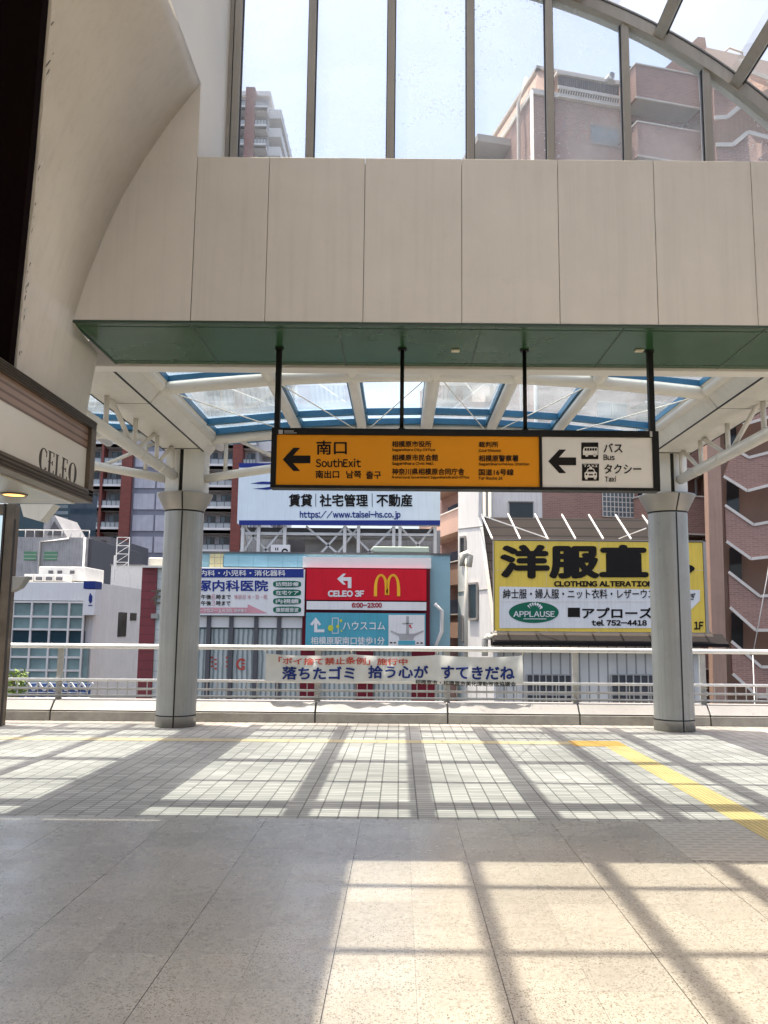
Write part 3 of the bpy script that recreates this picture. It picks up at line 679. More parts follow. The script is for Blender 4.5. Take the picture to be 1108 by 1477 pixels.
# box beams over the columns and the trusses hung along them
def boxbeam(x, s):
    b = MB(); z0 = 4.345
    for y0, y1 in ((7.53, 10.55), (10.575, 13.98)):
        b.prism([(x - .30, y0, z0), (x + .30, y0, z0), (x + .52, y0, z0 + .30), (x + .52, y0, z0 + .36), (x - .52, y0, z0 + .36), (x - .52, y0, z0 + .30)], (0, y1 - y0, 0))
    p = b.build('box_beam', 'whitepanel', can, bevel=.006)
    g = MB()
    for xx in (x - .30, x + .30): g.box(xx - .008, xx + .008, 7.6, 13.97, z0 - .006, z0 + .012)
    g.box(x - .3, x + .3, 10.548, 10.577, z0 + .004, z0 + .02); g.box(x - .3, x + .3, 13.28, 13.31, z0 - .006, z0 + .004)
    g.build('panel_joint', 'groove', p)
    xc = x - .12 if s < 0 else x + .12; zc = 3.92
    MB().tube([(xc, 7.2, zc), (xc, 13.34, zc)], .078, 14).build('truss_chord', 'white', can)
    b = MB()
    for y in (9.1, 11.6, 12.55): b.tube([(xc, y - .02, zc), (xc, y + .02, zc)], .083, 14)
    b.build('chord_collar', 'white', can)
    ys = [8.1, 9.15, 10.2, 11.35, 12.4, 13.3]
    xt = xc
    for y in ys: MB().tube([(xc, y, zc), (xt, y, 4.36)], .034, 10).build('strut', 'white', can)
    for i, (p_, q_) in enumerate(((8.2, 9.05), (9.1, 8.2), (10.32, 11.25), (12.3, 11.45), (13.2, 12.5))):
        MB().tube([(xt, p_, 4.36), (xc, q_, zc + .03)], .032, 10).build('brace', 'white', can)
boxbeam(-3.5, -1); boxbeam(4.32, 1)
def chord_z(x): return 3.905 + .36 * (1 - ((x - CX) / 3.6) ** 2) if -3.3 < x < 4.1 else 3.905 + .19 * min(abs(x + 3.5), abs(x - 4.3))
MB().tube([(x, 13.62, chord_z(x)) for x in [-3.17 + .35 * i for i in range(21)]], .07, 14).build('truss_chord', 'white', can)
MB().tube([(-3.8, 13.62, 3.91), (-5, 13.62, 4.12), (-7.0, 13.62, 4.35)], .07, 14).build('truss_chord', 'white', can)
for x in (-2.85, -1.69, -.64, .41, 1.46, 2.51, 3.6): MB().tube([(x, 13.62, chord_z(x)), (x, 13.62, cz(x))], .034, 10).build('strut', 'white', can)
for x0, x1 in ((-2.75, -1.75), (3.5, 2.6)): MB().tube([(x0, 13.62, cz(x0)), (x1, 13.62, chord_z(x1))], .03, 10).build('brace', 'white', can)
for x in (-4.15, -5.2): MB().tube([(x, 13.62, 3.95 + .18 * (-3.6 - x)), (x, 13.62, 4.6)], .034, 10).build('strut', 'white', can)
MB().tube([(-5.1, 13.62, 4.0), (-4.0, 13.62, 4.5)], .03, 10).build('brace', 'white', can)
# the next bay of the canopy to the left
lx = [-3.98, -5.0, -6.05, -7.1]
def lz(x): return 4.60 + .045 * (-3.9 - x)
for x in lx: MB().tube([(x, 7.6, lz(x)), (x, 14.3, lz(x))], .078, 12).build('rafter', 'white', can)
for Y in (10.62, 13.62): MB().tube([(-3.8, Y, lz(-3.8)), (-7.3, Y, lz(-7.3))], .09, 14).build('arch_tube', 'white', can)
for a, c in zip(lx[1:], lx):
    fr = MB()
    for Y, wd in bars: fr.prism([(a, Y - wd / 2, lz(a) + .06), (c, Y - wd / 2, lz(c) + .06), (c, Y - wd / 2, lz(c) + .14), (a, Y - wd / 2, lz(a) + .14)], (0, wd, 0))
    f_ = fr.build('glazing_frame', 'blueframe', can)
    g = MB(); g.face([(a, 7.6, lz(a) + .152), (c, 7.6, lz(c) + .152), (c, 14.3, lz(c) + .152), (a, 14.3, lz(a) + .152)]); g.build('pane', 'glass_canopy', f_)

# ================================================================== HANGING SIGN
def hanging_sign():
    SY = 6.93; x0, x1 = at(391, 660, SY).x, at(951, 660, SY).x; z1, z0 = at(670, 619.5, SY).z, at(670, 706, SY).z
    root = thing('direction_sign', 'long hanging direction sign with orange and ivory faces in a black frame', 'sign', ((x0 + x1) / 2, SY, z0))
    f = MB(); d = .13
    za, zb = at(600, 628.3, SY).z, at(600, 701, SY).z; xm = at(780, 660, SY).x
    f.box(x0, x1, SY - .01, SY + d, za, z1); f.box(x0, x1, SY - .01, SY + d, z0, zb)
    f.box(x0, x0 + .045, SY - .01, SY + d, zb, za); f.box(x1 - .055, x1, SY - .01, SY + d, zb, za); f.box(xm - .012, xm + .012, SY - .01, SY + d, zb, za)
    f.build('frame', 'black', root, bevel=.004)
    MB().box(x0 + .045, xm - .012, SY + .006, SY + d - .006, zb, za).build('orange_face', 'orange', root)
    MB().box(xm + .012, x1 - .055, SY + .006, SY + d - .006, zb, za).build('ivory_face', 'ivory', root)
    MB().box(x1 - .075, x1 - .055, SY - .013, SY - .01, za + .004, z1 - .004).build('latch', 'railgrey', root)
    F = Face(SY + .006, eps=.003); t = MB()
    def arrow(ax, ay, w, h, s):
        cy = ay + h / 2; t_ = .19 * h
        F.poly(t, [(ax + t_ * 1.0, cy - t_ / 1.15), (ax + w, cy - t_ / 1.15), (ax + w, cy + t_ / 1.15), (ax + t_ * 1.0, cy + t_ / 1.15)], 1.25)
        F.poly(t, [(ax, cy), (ax + h * .46, ay), (ax + h * .46 + t_ * 1.55, ay), (ax + t_ * 1.55, cy)]); F.poly(t, [(ax, cy), (ax + t_ * 1.55, cy), (ax + h * .46 + t_ * 1.55, ay + h), (ax + h * .46, ay + h)])
    arrow(408, 646, 40, 33.5, 1); arrow(791, 648.5, 40, 34, 1)
    T = lambda s, a, b, c, d_, bd=.022: F.text(t, s, a, b, c, d_, bd)
    T('南口', 456.5, 635.5, 500.5, 656, .018); T('SouthExit', 455.5, 661.5, 521, 674); T('南出口', 455.5, 678.5, 489.5, 690); T('남쪽', 499.5, 679, 521.5, 690); T('출구', 528, 679.5, 550, 691)
    T('相模原市役所', 565.5, 636, 622.5, 645.2, .02); T('Sagamihara City Office', 565.5, 646.7, 628, 652); T('相模原市民会館', 565.5, 655.5, 632, 665, .02); T('Sagamihara Civic Hall', 565.5, 666.3, 626, 672)
    T('神奈川県相模原合同庁舎', 565.5, 675.5, 670, 685.3, .02); T('Prefectural Government Sagamihara Branch Office', 565.5, 686.4, 677, 691.5)
    T('裁判所', 690.5, 637, 719, 645.5, .02); T('Courthouse', 690.5, 647.5, 722.5, 652); T('相模原警察署', 690.5, 656.5, 748, 666, .02); T('Sagamihara Police Station', 690.5, 667.3, 763.5, 672.5); T('国道16号線', 690.5, 676.5, 741, 686, .02); T('for Route 16', 690.5, 687.3, 725, 692)
    T('バス', 870.5, 639.5, 898, 653, .016); T('Bus', 870.5, 655.8, 886.5, 664); T('タクシー', 871.5, 669.5, 925, 683.5, .016); T('Taxi', 872.5, 687, 888.5, 695)
    F.rect(t, 838.5, 638.3, 863, 662.3); F.rect(t, 839.5, 669, 864, 693.5)
    t.build('lettering', 'ink', root)
    w = MB(); k = 2
    F.poly(w, [(841.5, 646.5), (843, 645), (861, 645), (862, 646.5), (862, 656.5), (840.8, 656.5), (840.5, 651)], k); F.oval(w, 844, 654.5, 848.5, 659, k); F.oval(w, 855.5, 654.5, 860, 659, k)
    F.poly(w, [(843, 689), (843, 682), (845.5, 680.5), (847.5, 676), (856.5, 676), (858.5, 680.5), (860.8, 682), (860.8, 689)], k); F.rect(w, 844, 688, 847.5, 691.5, k); F.rect(w, 856.5, 688, 860, 691.5, k); F.rect(w, 850, 674, 854, 676.4, k)
    F.text(w, 'TAXI', 841.5, 670.3, 862, 673.9, .02, k)
    w.build('pictogram', 'ivory', root)
    i = MB(); k = 3
    for q in range(5): F.rect(i, 843 + q * 3.7, 646.7, 845.8 + q * 3.7, 650.3, k)
    F.poly(i, [(847, 680.7), (848.6, 677.3), (855.4, 677.3), (857, 680.7)], k); F.oval(i, 844.3, 683, 847, 685.8, k); F.oval(i, 857, 683, 859.8, 685.8, k); F.rect(i, 849, 684, 855, 686, k)
    i.build('pictogram_detail', 'ink', root)
    G = Face(SY - .01, eps=.002); s = MB(); G.rect(s, 402, 620.2, 408, 626); G.rect(s, 410, 621.2, 424, 622.4); G.rect(s, 410, 624, 428, 625); s.build('frame_mark', 'mapgrey', root)
    for px in (396, 580.5, 757, 942):
        x = onplane(px, 503, (0, 0, FZ0), Vector((0, 0, 1))).x
        if px == 396: x = x0 + .035
        if px == 942: x = x1 - .035
        b = MB()
        if px in (396, 942): b.box(x - .022, x + .022, SY + .03, SY + .09, z0 + .02, FZ0 - .005)
        else: b.tube([(x, SY + .06, z1 - .01), (x, SY + .06, FZ0 - .005)], .017, 12)
        b.tube([(x, SY + .06, FZ0 - .018), (x, SY + .06, FZ0 - .005)], .038, 12); b.tube([(x, SY + .06, z1), (x, SY + .06, z1 + .02)], .028, 12)
        b.build('hanger', 'black', root)
hanging_sign()

# ================================================================== SHOP FASCIA SIGN AT THE LEFT
def shop_sign():
    XS = -2.43; nrm = Vector((1, 0, 0)); P = lambda a, b: onplane(a, b, (XS, 0, 0), nrm)
    p1, p2 = P(141, 610), P(133, 726); Y1 = (p1.y + p2.y) / 2; z1, z0 = p1.z, p2.z; Y0 = 2.2; XB = -3.5
    root = thing('shop_sign', 'bronze framed shop fascia sign with dark serif letters on cream, lamp beneath', 'sign', (XS, 4.5, z0))
    h = z1 - z0; f = MB()
    f.box(XB, XS, Y0, Y1, z1 - .10 * h, z1); f.box(XB, XS - .001, Y0, Y1, z0, z0 + .035)
    f.box(XS - .06, XS, Y0, Y1, z0 + .035, z0 + .15 * h); f.box(XB, XS, Y1 - .10, Y1, z0 + .03, z1 - .1 * h)
    f.build('frame', 'bronze', root, bevel=.004)
    g = MB()
    for k in range(4):
        zz = z1 - .012 - k * .017; g.box(XS, XS + .006, Y0, Y1 - .002 - .012 * k, zz - .006, zz)
        if k < 3:
            zz = z0 + .015 + k * .025; g.box(XS, XS + .006, Y0, Y1 - .002, zz, zz + .009)
    g.build('frame_ridges', 'bronzedk', root)
    MB().box(XS - .05, XS - .035, Y0, Y1 - .1, z0 + .15 * h, z0 + .64 * h).build('letter_panel', 'cream', root)
    MB().box(XS - .07, XS - .03, Y0, Y1 - .1, z0 + .64 * h, z1 - .1 * h).build('slat_reflection_band', 'slat_reflection', root)  # band painted like the reflection in the upper glass
    MB().box(XB, XS - .062, Y0, Y1 - .102, z0 + .036, z1 - .1 * h - .002).build('inner_box', 'bronzedk', root)
    MB().box(XB + .05, XS - .12, Y0, Y1 - .05, z0 - .012, z0 - .001).build('underside_panel', 'cream', root)
    # serif letters drawn in strokes
    X = XS - .032; P = lambda a, b: onplane(a, b, (X, 0, 0), nrm)
    t = MB(); ya, yb = P(57, 660).y, P(110.5, 690).y; zt, zl = P(64, 646).z, P(64, 680).z; H = zt - zl; W = (yb - ya)
    lw = W / 5.35
    def pt(u, v): return (X, ya + u, zl + v * H)
    def rect(u0, v0, u1, v1): t.prism([pt(u0, v0), pt(u1, v0), pt(u1, v1), pt(u0, v1)], (-.004, 0, 0))
    def ring(u0, w, a0, a1, n=40):
        for i in range(n):
            A, B = R(a0 + (a1 - a0) * i / n), R(a0 + (a1 - a0) * (i + 1) / n)
            def e(a, k): return pt(u0 + w / 2 + (w / 2 - (0 if k else .22 * w * abs(math.cos(a)) + .006)) * math.cos(a), .5 + (.5 if k else .455) * math.sin(a))
            t.prism([e(A, 1), e(B, 1), e(B, 0), e(A, 0)], (-.004, 0, 0))
    s = .2 * lw
    ring(0, lw * 1.15, 48, 318); rect(lw * .92, .66, lw * .97, .9)
    for u in (1.18 * lw, 3.1 * lw):
        rect(u + .1 * lw, 0, u + .1 * lw + s, 1)
        for v, k in ((0, .8), (.49, .6), (.96, .76)): rect(u, v, u + k * lw, v + .04)
        rect(u + .74 * lw, .02, u + .8 * lw, .2); rect(u + .71 * lw, .82, u + .76 * lw, .98); rect(u + .57 * lw, .41, u + .61 * lw, .61)
    u = 2.17 * lw; rect(u + .1 * lw, 0, u + .1 * lw + s, 1); rect(u, 0, u + .78 * lw, .04); rect(u, .96, u + .42 * lw, 1); rect(u + .73 * lw, .02, u + .78 * lw, .22)
    ring(4.12 * lw, lw * 1.22, 0, 360)
    t.build('lettering', 'letterbrown', root)
    lp = onplane(20, 713, (0, 0, z0 - .014), Vector((0, 0, 1)))
    l = MB().lathe(lp.x, lp.y, [(.0, z0 - .013), (.075, z0 - .013), (.075, z0 - .02), (.0, z0 - .02)], 24).build('downlight', 'lamp', root)
    MB().lathe(lp.x, lp.y, [(.066, z0 - .012), (.076, z0 - .022), (.095, z0 - .022), (.098, z0 - .012)], 24).build('lamp_ring', 'bronze', l)
shop_sign()
# bronze frame standing at the far left by the kerb
fp = thing('glazed_screen_frame', 'dark bronze upright frame at the left edge under the shop sign', 'frame', (-6.25, 13.5, 0))
b = MB(); b.box(-6.27, -6.12, 13.42, 13.6, 0, 3.45); b.build('post', 'bronze', fp, bevel=.008)
b = MB(); b.box(-6.12, -6.10, 13.40, 13.44, 0, 3.2); b.box(-6.30, -6.27, 13.40, 13.62, 0, 3.45); b.build('glazing_bead', 'bronzedk', fp)
b = MB(); b.box(-8.4, -6.27, 13.45, 13.58, 3.28, 3.45); b.box(-8.4, -6.3, 13.45, 13.58, 0, .12); b.box(-7.4, -7.3, 13.45, 13.58, .12, 3.28); b.build('crossbar', 'bronze', fp, bevel=.006)
b = MB(); p4 = [at(29, 727, 12.9), at(78, 727, 12.9), at(58, 752, 12.9), at(34, 745, 12.9)]; b.prism(p4, (0, .25, 0)); b.build('awning_panel', 'whitepanel', fp)
g = MB(); g.face([(-8.4, 13.5, .12), (-6.27, 13.5, .12), (-6.27, 13.5, 3.28), (-8.4, 13.5, 3.28)]); g.build('pane', 'glass_canopy', fp)
b = MB(); b.prism([(-6.12, 13.42, 2.30), (-5.86, 13.42, 2.30), (-5.98, 13.42, 2.12), (-6.12, 13.42, 2.05)], (0, .2, 0)); b.build('wedge_bracket', 'cap', fp, bevel=.01)  # wedge-shaped bracket on the post, gives no light

# ================================================================== LIGHT BLUE SHOP BUILDING WITH ITS SIGNS
DB = 30.0
def z_at(py, D, px=560): return at(px, py, D).z
def x_at(px, D, py=860): return at(px, py, D).x
def blue_shop():
    L, Rr = x_at(262, DB), x_at(650, DB, 800); zt = z_at(799, DB, 500)
    root = thing('blue_shop', 'light blue shop building with wide curtained windows behind the railing', 'building', ((L + Rr) / 2, DB, GZ))
    MB().box(L, Rr, DB + .25, DB + 9, GZ, zt).build('wall', 'bluewalldk', root)
    p = MB(); p.box(L - .05, Rr + .05, DB + .2, DB + 9.05, zt, zt + .07); p.build('roof_edge', 'greydark', root)
    b = MB(); slab(b, DB + .1, 322, 801, 440, 818, .15); b.build('blue_cladding', 'bluewall', root)
    b = MB(); slab(b, DB + .1, 303, 799, 322, 819, .15); b.build('tile_panel', 'ytile', root)
    b = MB(); slab(b, DB + .06, 270, 818, 440, 821, .2); slab(b, DB + .06, 266, 889, 437, 906, .2); b.build('white_band', 'towerwhite', root)
    for px in (302, 334.5, 370.5, 403.5):
        q = MB(); x = x_at(px, DB, 900); q.box(x - .09, x + .05, DB - .02, DB + .24, GZ, z_at(890, DB)); q.build('window_post', 'greydark', root)
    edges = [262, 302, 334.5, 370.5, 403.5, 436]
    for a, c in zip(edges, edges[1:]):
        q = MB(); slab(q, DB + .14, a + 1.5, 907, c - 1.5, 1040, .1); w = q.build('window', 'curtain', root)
    # what is printed on the panes
    F = Face(DB + .13, eps=.01); t = MB()
    for px in (309.5, 331):
        for k in range(6): F.rect(t, px - 5 + (k % 2) * 5, 947 + k * 3.2, px - 1.5 + (k % 2) * 5, 949.4 + k * 3.2)
    for k in range(26):
        a0, a1 = R(60 + 9.5 * k), R(60 + 9.5 * (k + 1)); F.poly(t, [(349 + 8 * math.cos(a0), 958 - 8.5 * math.sin(a0)), (349 + 8 * math.cos(a1), 958 - 8.5 * math.sin(a1)), (349 + 5 * math.cos(a1), 958 - 6 * math.sin(a1)), (349 + 5 * math.cos(a0), 958 - 6 * math.sin(a0))])
    for k in range(3): F.rect(t, 348.5, 951.5 + k * 4.5, 353.5, 953.7 + k * 4.5)
    t.build('pane_print', 'redprint', root)
    # lower front to the right of the windows: maroon piers with dark glazing
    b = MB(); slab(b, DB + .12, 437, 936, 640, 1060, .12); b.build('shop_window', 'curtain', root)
    for a, c in ((434, 460), (514, 537), (594, 627)):
        q = MB(); slab(q, DB - .05, a, 936, c, 1060, .3); q.build('pier', 'maroon', root)
    b = MB(); slab(b, DB + .0, 437, 803, 622, 820, .5); b.build('grey_fascia', 'towerwhite', root)
    b = MB(); slab(b, DB + .02, 438, 819, 620, 938, .25); b.build('sign_surround', 'maroon', root)
    b = MB(); x = x_at(627, DB, 880); b.tube([(x, DB, z_at(870, DB)), (x + .25, DB, z_at(880, DB)), (x + .25, DB, z_at(910, DB)), (x, DB, z_at(935, DB))], .07, 8); b.build('pipe', 'towerwhite', root)
blue_shop()

def clinic_sign():
    Y = DB - .15; a, c = at(268, 820, Y), at(438, 888.5, Y)
    root = thing('clinic_sign', 'white clinic signboard with blue heading and four green lozenges', 'sign', ((a.x + c.x) / 2, Y, c.z))
    b = MB(); slab(b, Y, 262, 820, 438.5, 888.5, .15); b.build('board', 'signwhite', root)
    F = Face(Y, eps=.008); t = MB(); F.rect(t, 263, 820.5, 438, 833); F.text(t, '大塚内科医院', 264.5, 836.5, 387, 853, .028); t.build('blue_print', 'royal', root)
    t = MB(); F.text(t, '内科・小児科・消化器科', 289, 822.3, 412, 831, .02, 2)
    for i, s in enumerate(('訪問診療', '在宅ケア', '内視鏡', '腹部超音波')): F.text(t, s, 398, 839.5 + 12.3 * i, 431, 845.8 + 12.3 * i, .02, 2)
    F.text(t, '042-752-1435', 272, 878.3, 335, 883, .02, 2); F.text(t, '徒歩直ぐ', 338, 878.3, 356, 883, .02, 2)
    t.build('white_lettering', 'signwhite', root)
    t = MB(); F.text(t, '午後', 290, 857.5, 305, 864.5, .02); F.text(t, '時まで', 312, 857.5, 333, 864.5, .02); F.text(t, '午後', 290, 866.5, 305, 873.5, .02); F.text(t, '時まで', 312, 866.5, 332.5, 873.5, .02); t.build('black_lettering', 'ink', root)
    t = MB(); F.text(t, '6', 305.5, 856.8, 310.8, 864.8, .01); F.text(t, '3', 305.5, 866, 310.5, 873.8, 0); F.text(t, '休診日 木・日・祝', 338, 857.5, 385.5, 864.2, .005)
    F.rect(t, 263, 876.3, 358, 884.5); F.poly(t, [(357.5, 871.5), (386, 884.6), (357.5, 884.6)]); t.build('pink_print', 'pinkprint', root)
    t = MB()
    for i in range(4): F.oval(t, 394, 837.8 + 12.3 * i, 434.5, 847.4 + 12.3 * i, 1, 40, .55)
    t.build('green_lozenge', 'dkgreenprint', root)
clinic_sign()

def red_sign():
    Y = DB - .12
    root = thing('red_sign', 'red signboard with a golden letter M, white bent arrow and opening hours', 'sign', tuple(at(530, 880, Y)))
    b = MB(); slab(b, Y, 442.5, 820, 615, 866.5, .2); b.build('red_face', 'red', root)
    b = MB(); slab(b, Y, 442.5, 867, 615, 880.5, .2); b.build('white_strip', 'signwhite', root)
    F = Face(Y, eps=.008); t = MB(); F.text(t, 'CELEO 3F', 473, 851.5, 525.5, 861, .06)
    F.poly(t, [(486.5, 835), (495, 827.5), (499.2, 827.5), (494.5, 832.6), (507, 832.6), (507, 837.8), (494.5, 837.8), (499, 843.2), (495, 843.2)]); F.rect(t, 501.8, 837.8, 507, 848.3); t.build('white_lettering', 'signwhite', root)
    t = MB(); F.text(t, '6:00-23:00', 507.5, 869.3, 551, 876.6, .055); t.build('hours_lettering', 'deepred', root)
    t = MB()
    def archm(cx, flip):
        n = 28; wo, wi, top, base = 10.2, 5.6, 828, 860
        def o(tt): return (cx - flip * wo * math.cos(tt), base - (base - top) * math.sin(tt) ** .75)
        pts = []
        for i in range(n):
            ta, tb = math.pi * i / n, math.pi * (i + 1) / n
            def P(tt, k):
                w = wo if k else (wi + .6 * math.sin(tt)); cc = cx
                bs = base - (1.8 if math.cos(tt) < 0 else 0)
                hh = (bs - top) if k else (bs - top - 3.0)
                return (cc - flip * w * math.copysign(abs(math.cos(tt)) ** 1.0, math.cos(tt)), bs - hh * math.sin(tt) ** .62)
            F.poly(t, [P(ta, 1), P(tb, 1), P(tb, 0), P(ta, 0)])
    archm(549.6, 1); archm(567.2, -1)
    t.build('golden_letter', 'gold', root)
red_sign()

def teal_sign():
    Y = DB - .12
    root = thing('teal_sign', 'teal signboard with white bent arrow and a small street map', 'sign', tuple(at(530, 935, Y)))
    b = MB(); slab(b, Y, 441.5, 883.5, 614, 936, .2); b.build('board', 'signteal', root)
    F = Face(Y, eps=.008); t = MB(); F.rect(t, 560.5, 887, 612.5, 931.5)
    F.poly(t, [(447.5, 900.5), (455.5, 890.5), (463.5, 900.5), (460.5, 902.5), (457.8, 899), (457.8, 907.8), (468, 907.8), (468, 912), (453.2, 912), (453.2, 899), (450.5, 902.5)])
    F.text(t, 'ハウスコム', 494.5, 896.5, 555.5, 908.5, .015); F.text(t, '相模原駅南口徒歩1分', 448.5, 918.5, 555, 930, .02)
    for a, b_, c, d in ((479, 891, 488.5, 892), (479, 912.8, 488.5, 913.8), (479, 891, 480, 913.8), (487.5, 891, 488.5, 913.8)): F.rect(t, a, b_, c, d)
    t.build('white_print', 'signwhite', root)
    t = MB(); F.oval(t, 473, 901.5, 481, 910.5, 2); F.oval(t, 485, 901, 489.5, 906, 2); F.oval(t, 490, 893, 493.8, 897.5, 2); F.oval(t, 491.5, 908.5, 494, 911.5, 2); t.build('lime_dots', 'lime', root)
    t = MB(); F.rect(t, 586, 889, 590, 915, 2); F.rect(t, 580, 898.5, 596, 900.3, 2); F.poly(t, [(575, 914), (600, 914), (596, 923), (576, 923)], 2); F.poly(t, [(563.5, 909), (576, 914), (576, 918), (563.5, 911.5)], 2); F.poly(t, [(611, 909), (598, 914), (598, 918), (611, 911.5)], 2)
    t.build('map_roads', 'mapgrey', root)
    t = MB(); F.rect(t, 574.5, 924, 599, 930, 2); t.build('map_station', 'signteal', root)
    t = MB(); F.rect(t, 562.5, 926, 566, 928, 2); F.rect(t, 568, 926, 571, 928, 2); F.rect(t, 601, 926.5, 604, 928.5, 2); F.rect(t, 606.5, 926.5, 610, 928.5, 2); t.build('map_marks', 'ink', root)
    t = MB(); F.poly(t, [(589.5, 902), (593, 900.8), (592.5, 904), (595, 905.5), (593, 906.5)], 3); t.build('map_pointer', 'red', root)
teal_sign()
rt = thing('rooftop_unit', 'pale green metal box on the roof above the red sign', 'roof unit', tuple(at(578, 803, DB + 1)))
b = MB(); Y = DB + 1
a, c = at(535, 788, Y), at(619, 797, Y); b.prism([(a.x + .1, Y, a.z), (a.x, Y, a.z - .12), (a.x + .15, Y, c.z), (c.x, Y, c.z), (c.x, Y, a.z)], (0, 1.2, 0)); b.build('hood', 'palegreen', rt, bevel=.03)
b = MB(); b.box(a.x + .2, c.x - .1, Y + .06, Y + 1.1, z_at(806, Y), c.z + .02); b.build('case', 'palegreen', rt)
b = MB(); b.box(a.x + 1.0, c.x - .3, Y + .03, Y + .06, c.z - .12, c.z - .03); b.build('grille', 'greydark', rt)

# ================================================================== BILLBOARD ON ITS FRAME
def billboard():
    Y = 37.0
    root = thing('billboard', 'big pale blue rooftop billboard with blue edges on a steel frame', 'billboard', tuple(at(490, 797, Y)))
    b = MB(); slab(b, Y, 345, 668, 635, 757.5, .5); b.build('board', 'paleblue', root)
    F = Face(Y, eps=.012); t = MB(); F.rect(t, 345, 668, 635, 674.5); F.rect(t, 345, 750.5, 635, 757.5)
    F.poly(t, [(361, 697.5), (378, 694.5), (400, 695.5), (400, 698.8), (376, 698.5)]); F.poly(t, [(364, 705), (380, 703.5), (400, 700.5), (402, 705), (385, 706.5)])
    t.build('blue_print', 'royal', root)
    t = MB(); F.text(t, 'タイセイ・ハウジー', 402, 682, 592, 705.5, .03); F.text(t, '賃貸', 416.5, 712.5, 450.5, 731, .03); F.text(t, '社宅管理', 461, 712.5, 531, 731, .03); F.text(t, '不動産', 543, 712.5, 595, 731, .03)
    for px in (455.6, 537): F.rect(t, px - .4, 712, px + .4, 731)
    t.build('black_lettering', 'ink', root)
    t = MB(); F.text(t, 'https://www.taisei-hs.co.jp', 432.5, 736.5, 578, 749.5, .04); t.build('address_lettering', 'royal', root)
    fr = MB(); zb = z_at(758, Y, 490); zl = z_at(806, Y, 490)
    xs = [x_at(p, Y, 775) for p in (349, 372, 410, 497, 517, 568, 577, 628)]
    for x in xs: fr.bar((x, Y + .2, zl), (x, Y + .2, zb), .14)
    for a, c in ((349, 395), (372, 345), (410, 372), (440, 497), (497, 455), (497, 545), (517, 480), (568, 522), (577, 625), (625, 585)):
        fr.bar((x_at(a, Y, 775), Y + .35, zb), (x_at(c, Y, 775), Y + .35, zl), .09)
    fr.bar((xs[0], Y + .3, zb - .35), (xs[-1], Y + .3, zb - .35), .12); fr.bar((xs[0], Y + 1.6, zb - .4), (xs[-1], Y + 1.6, zb - .4), .12)
    for x in xs[::2]: fr.bar((x, Y + .3, zb - .3), (x, Y + 1.8, zl), .1)
    fr.build('steel_frame', 'acwhite', root)
    s = MB(); s.box(xs[0], xs[-1], Y + .55, Y + 2.4, zb - .22, zb - .05); s.build('catwalk', 'greydark', root)
billboard()
gb = thing('grey_building', 'grey rendered building under the rooftop billboard', 'building', (-2, 41, GZ))
MB().box(x_at(345, 40, 790), x_at(636, 40, 790), 40.5, 52, GZ, z_at(764, 40.5, 500)).build('wall', 'greywall', gb)
b = MB(); slab(b, 40.3, 410, 766, 440, 800, .15); b.build('window_band', 'greydark', gb)
b = MB(); slab(b, 39.2, 441, 762, 520, 800, 1.2); b.build('stair_block', 'acwhite', gb)
sw2 = thing('small_white_sign', 'small white roof sign with black and red marks under the billboard', 'sign', tuple(at(405, 798, 35)))
b = MB(); slab(b, 35, 391, 785.5, 418, 800, .15); b.build('board', 'signwhite', sw2)
F = Face(35, eps=.01); t = MB()
for k in range(14):
    a0, a1 = R(20 + 13 * k), R(20 + 13 * (k + 1)); F.poly(t, [(411 + 5 * math.cos(a0), 797 - 6 * math.sin(a0)), (411 + 5 * math.cos(a1), 797 - 6 * math.sin(a1)), (411 + 2.8 * math.cos(a1), 797 - 3.6 * math.sin(a1)), (411 + 2.8 * math.cos(a0), 797 - 3.6 * math.sin(a0))])
F.rect(t, 397, 790, 398.5, 794); F.rect(t, 400, 790, 401.5, 794); t.build('marks', 'ink', sw2)

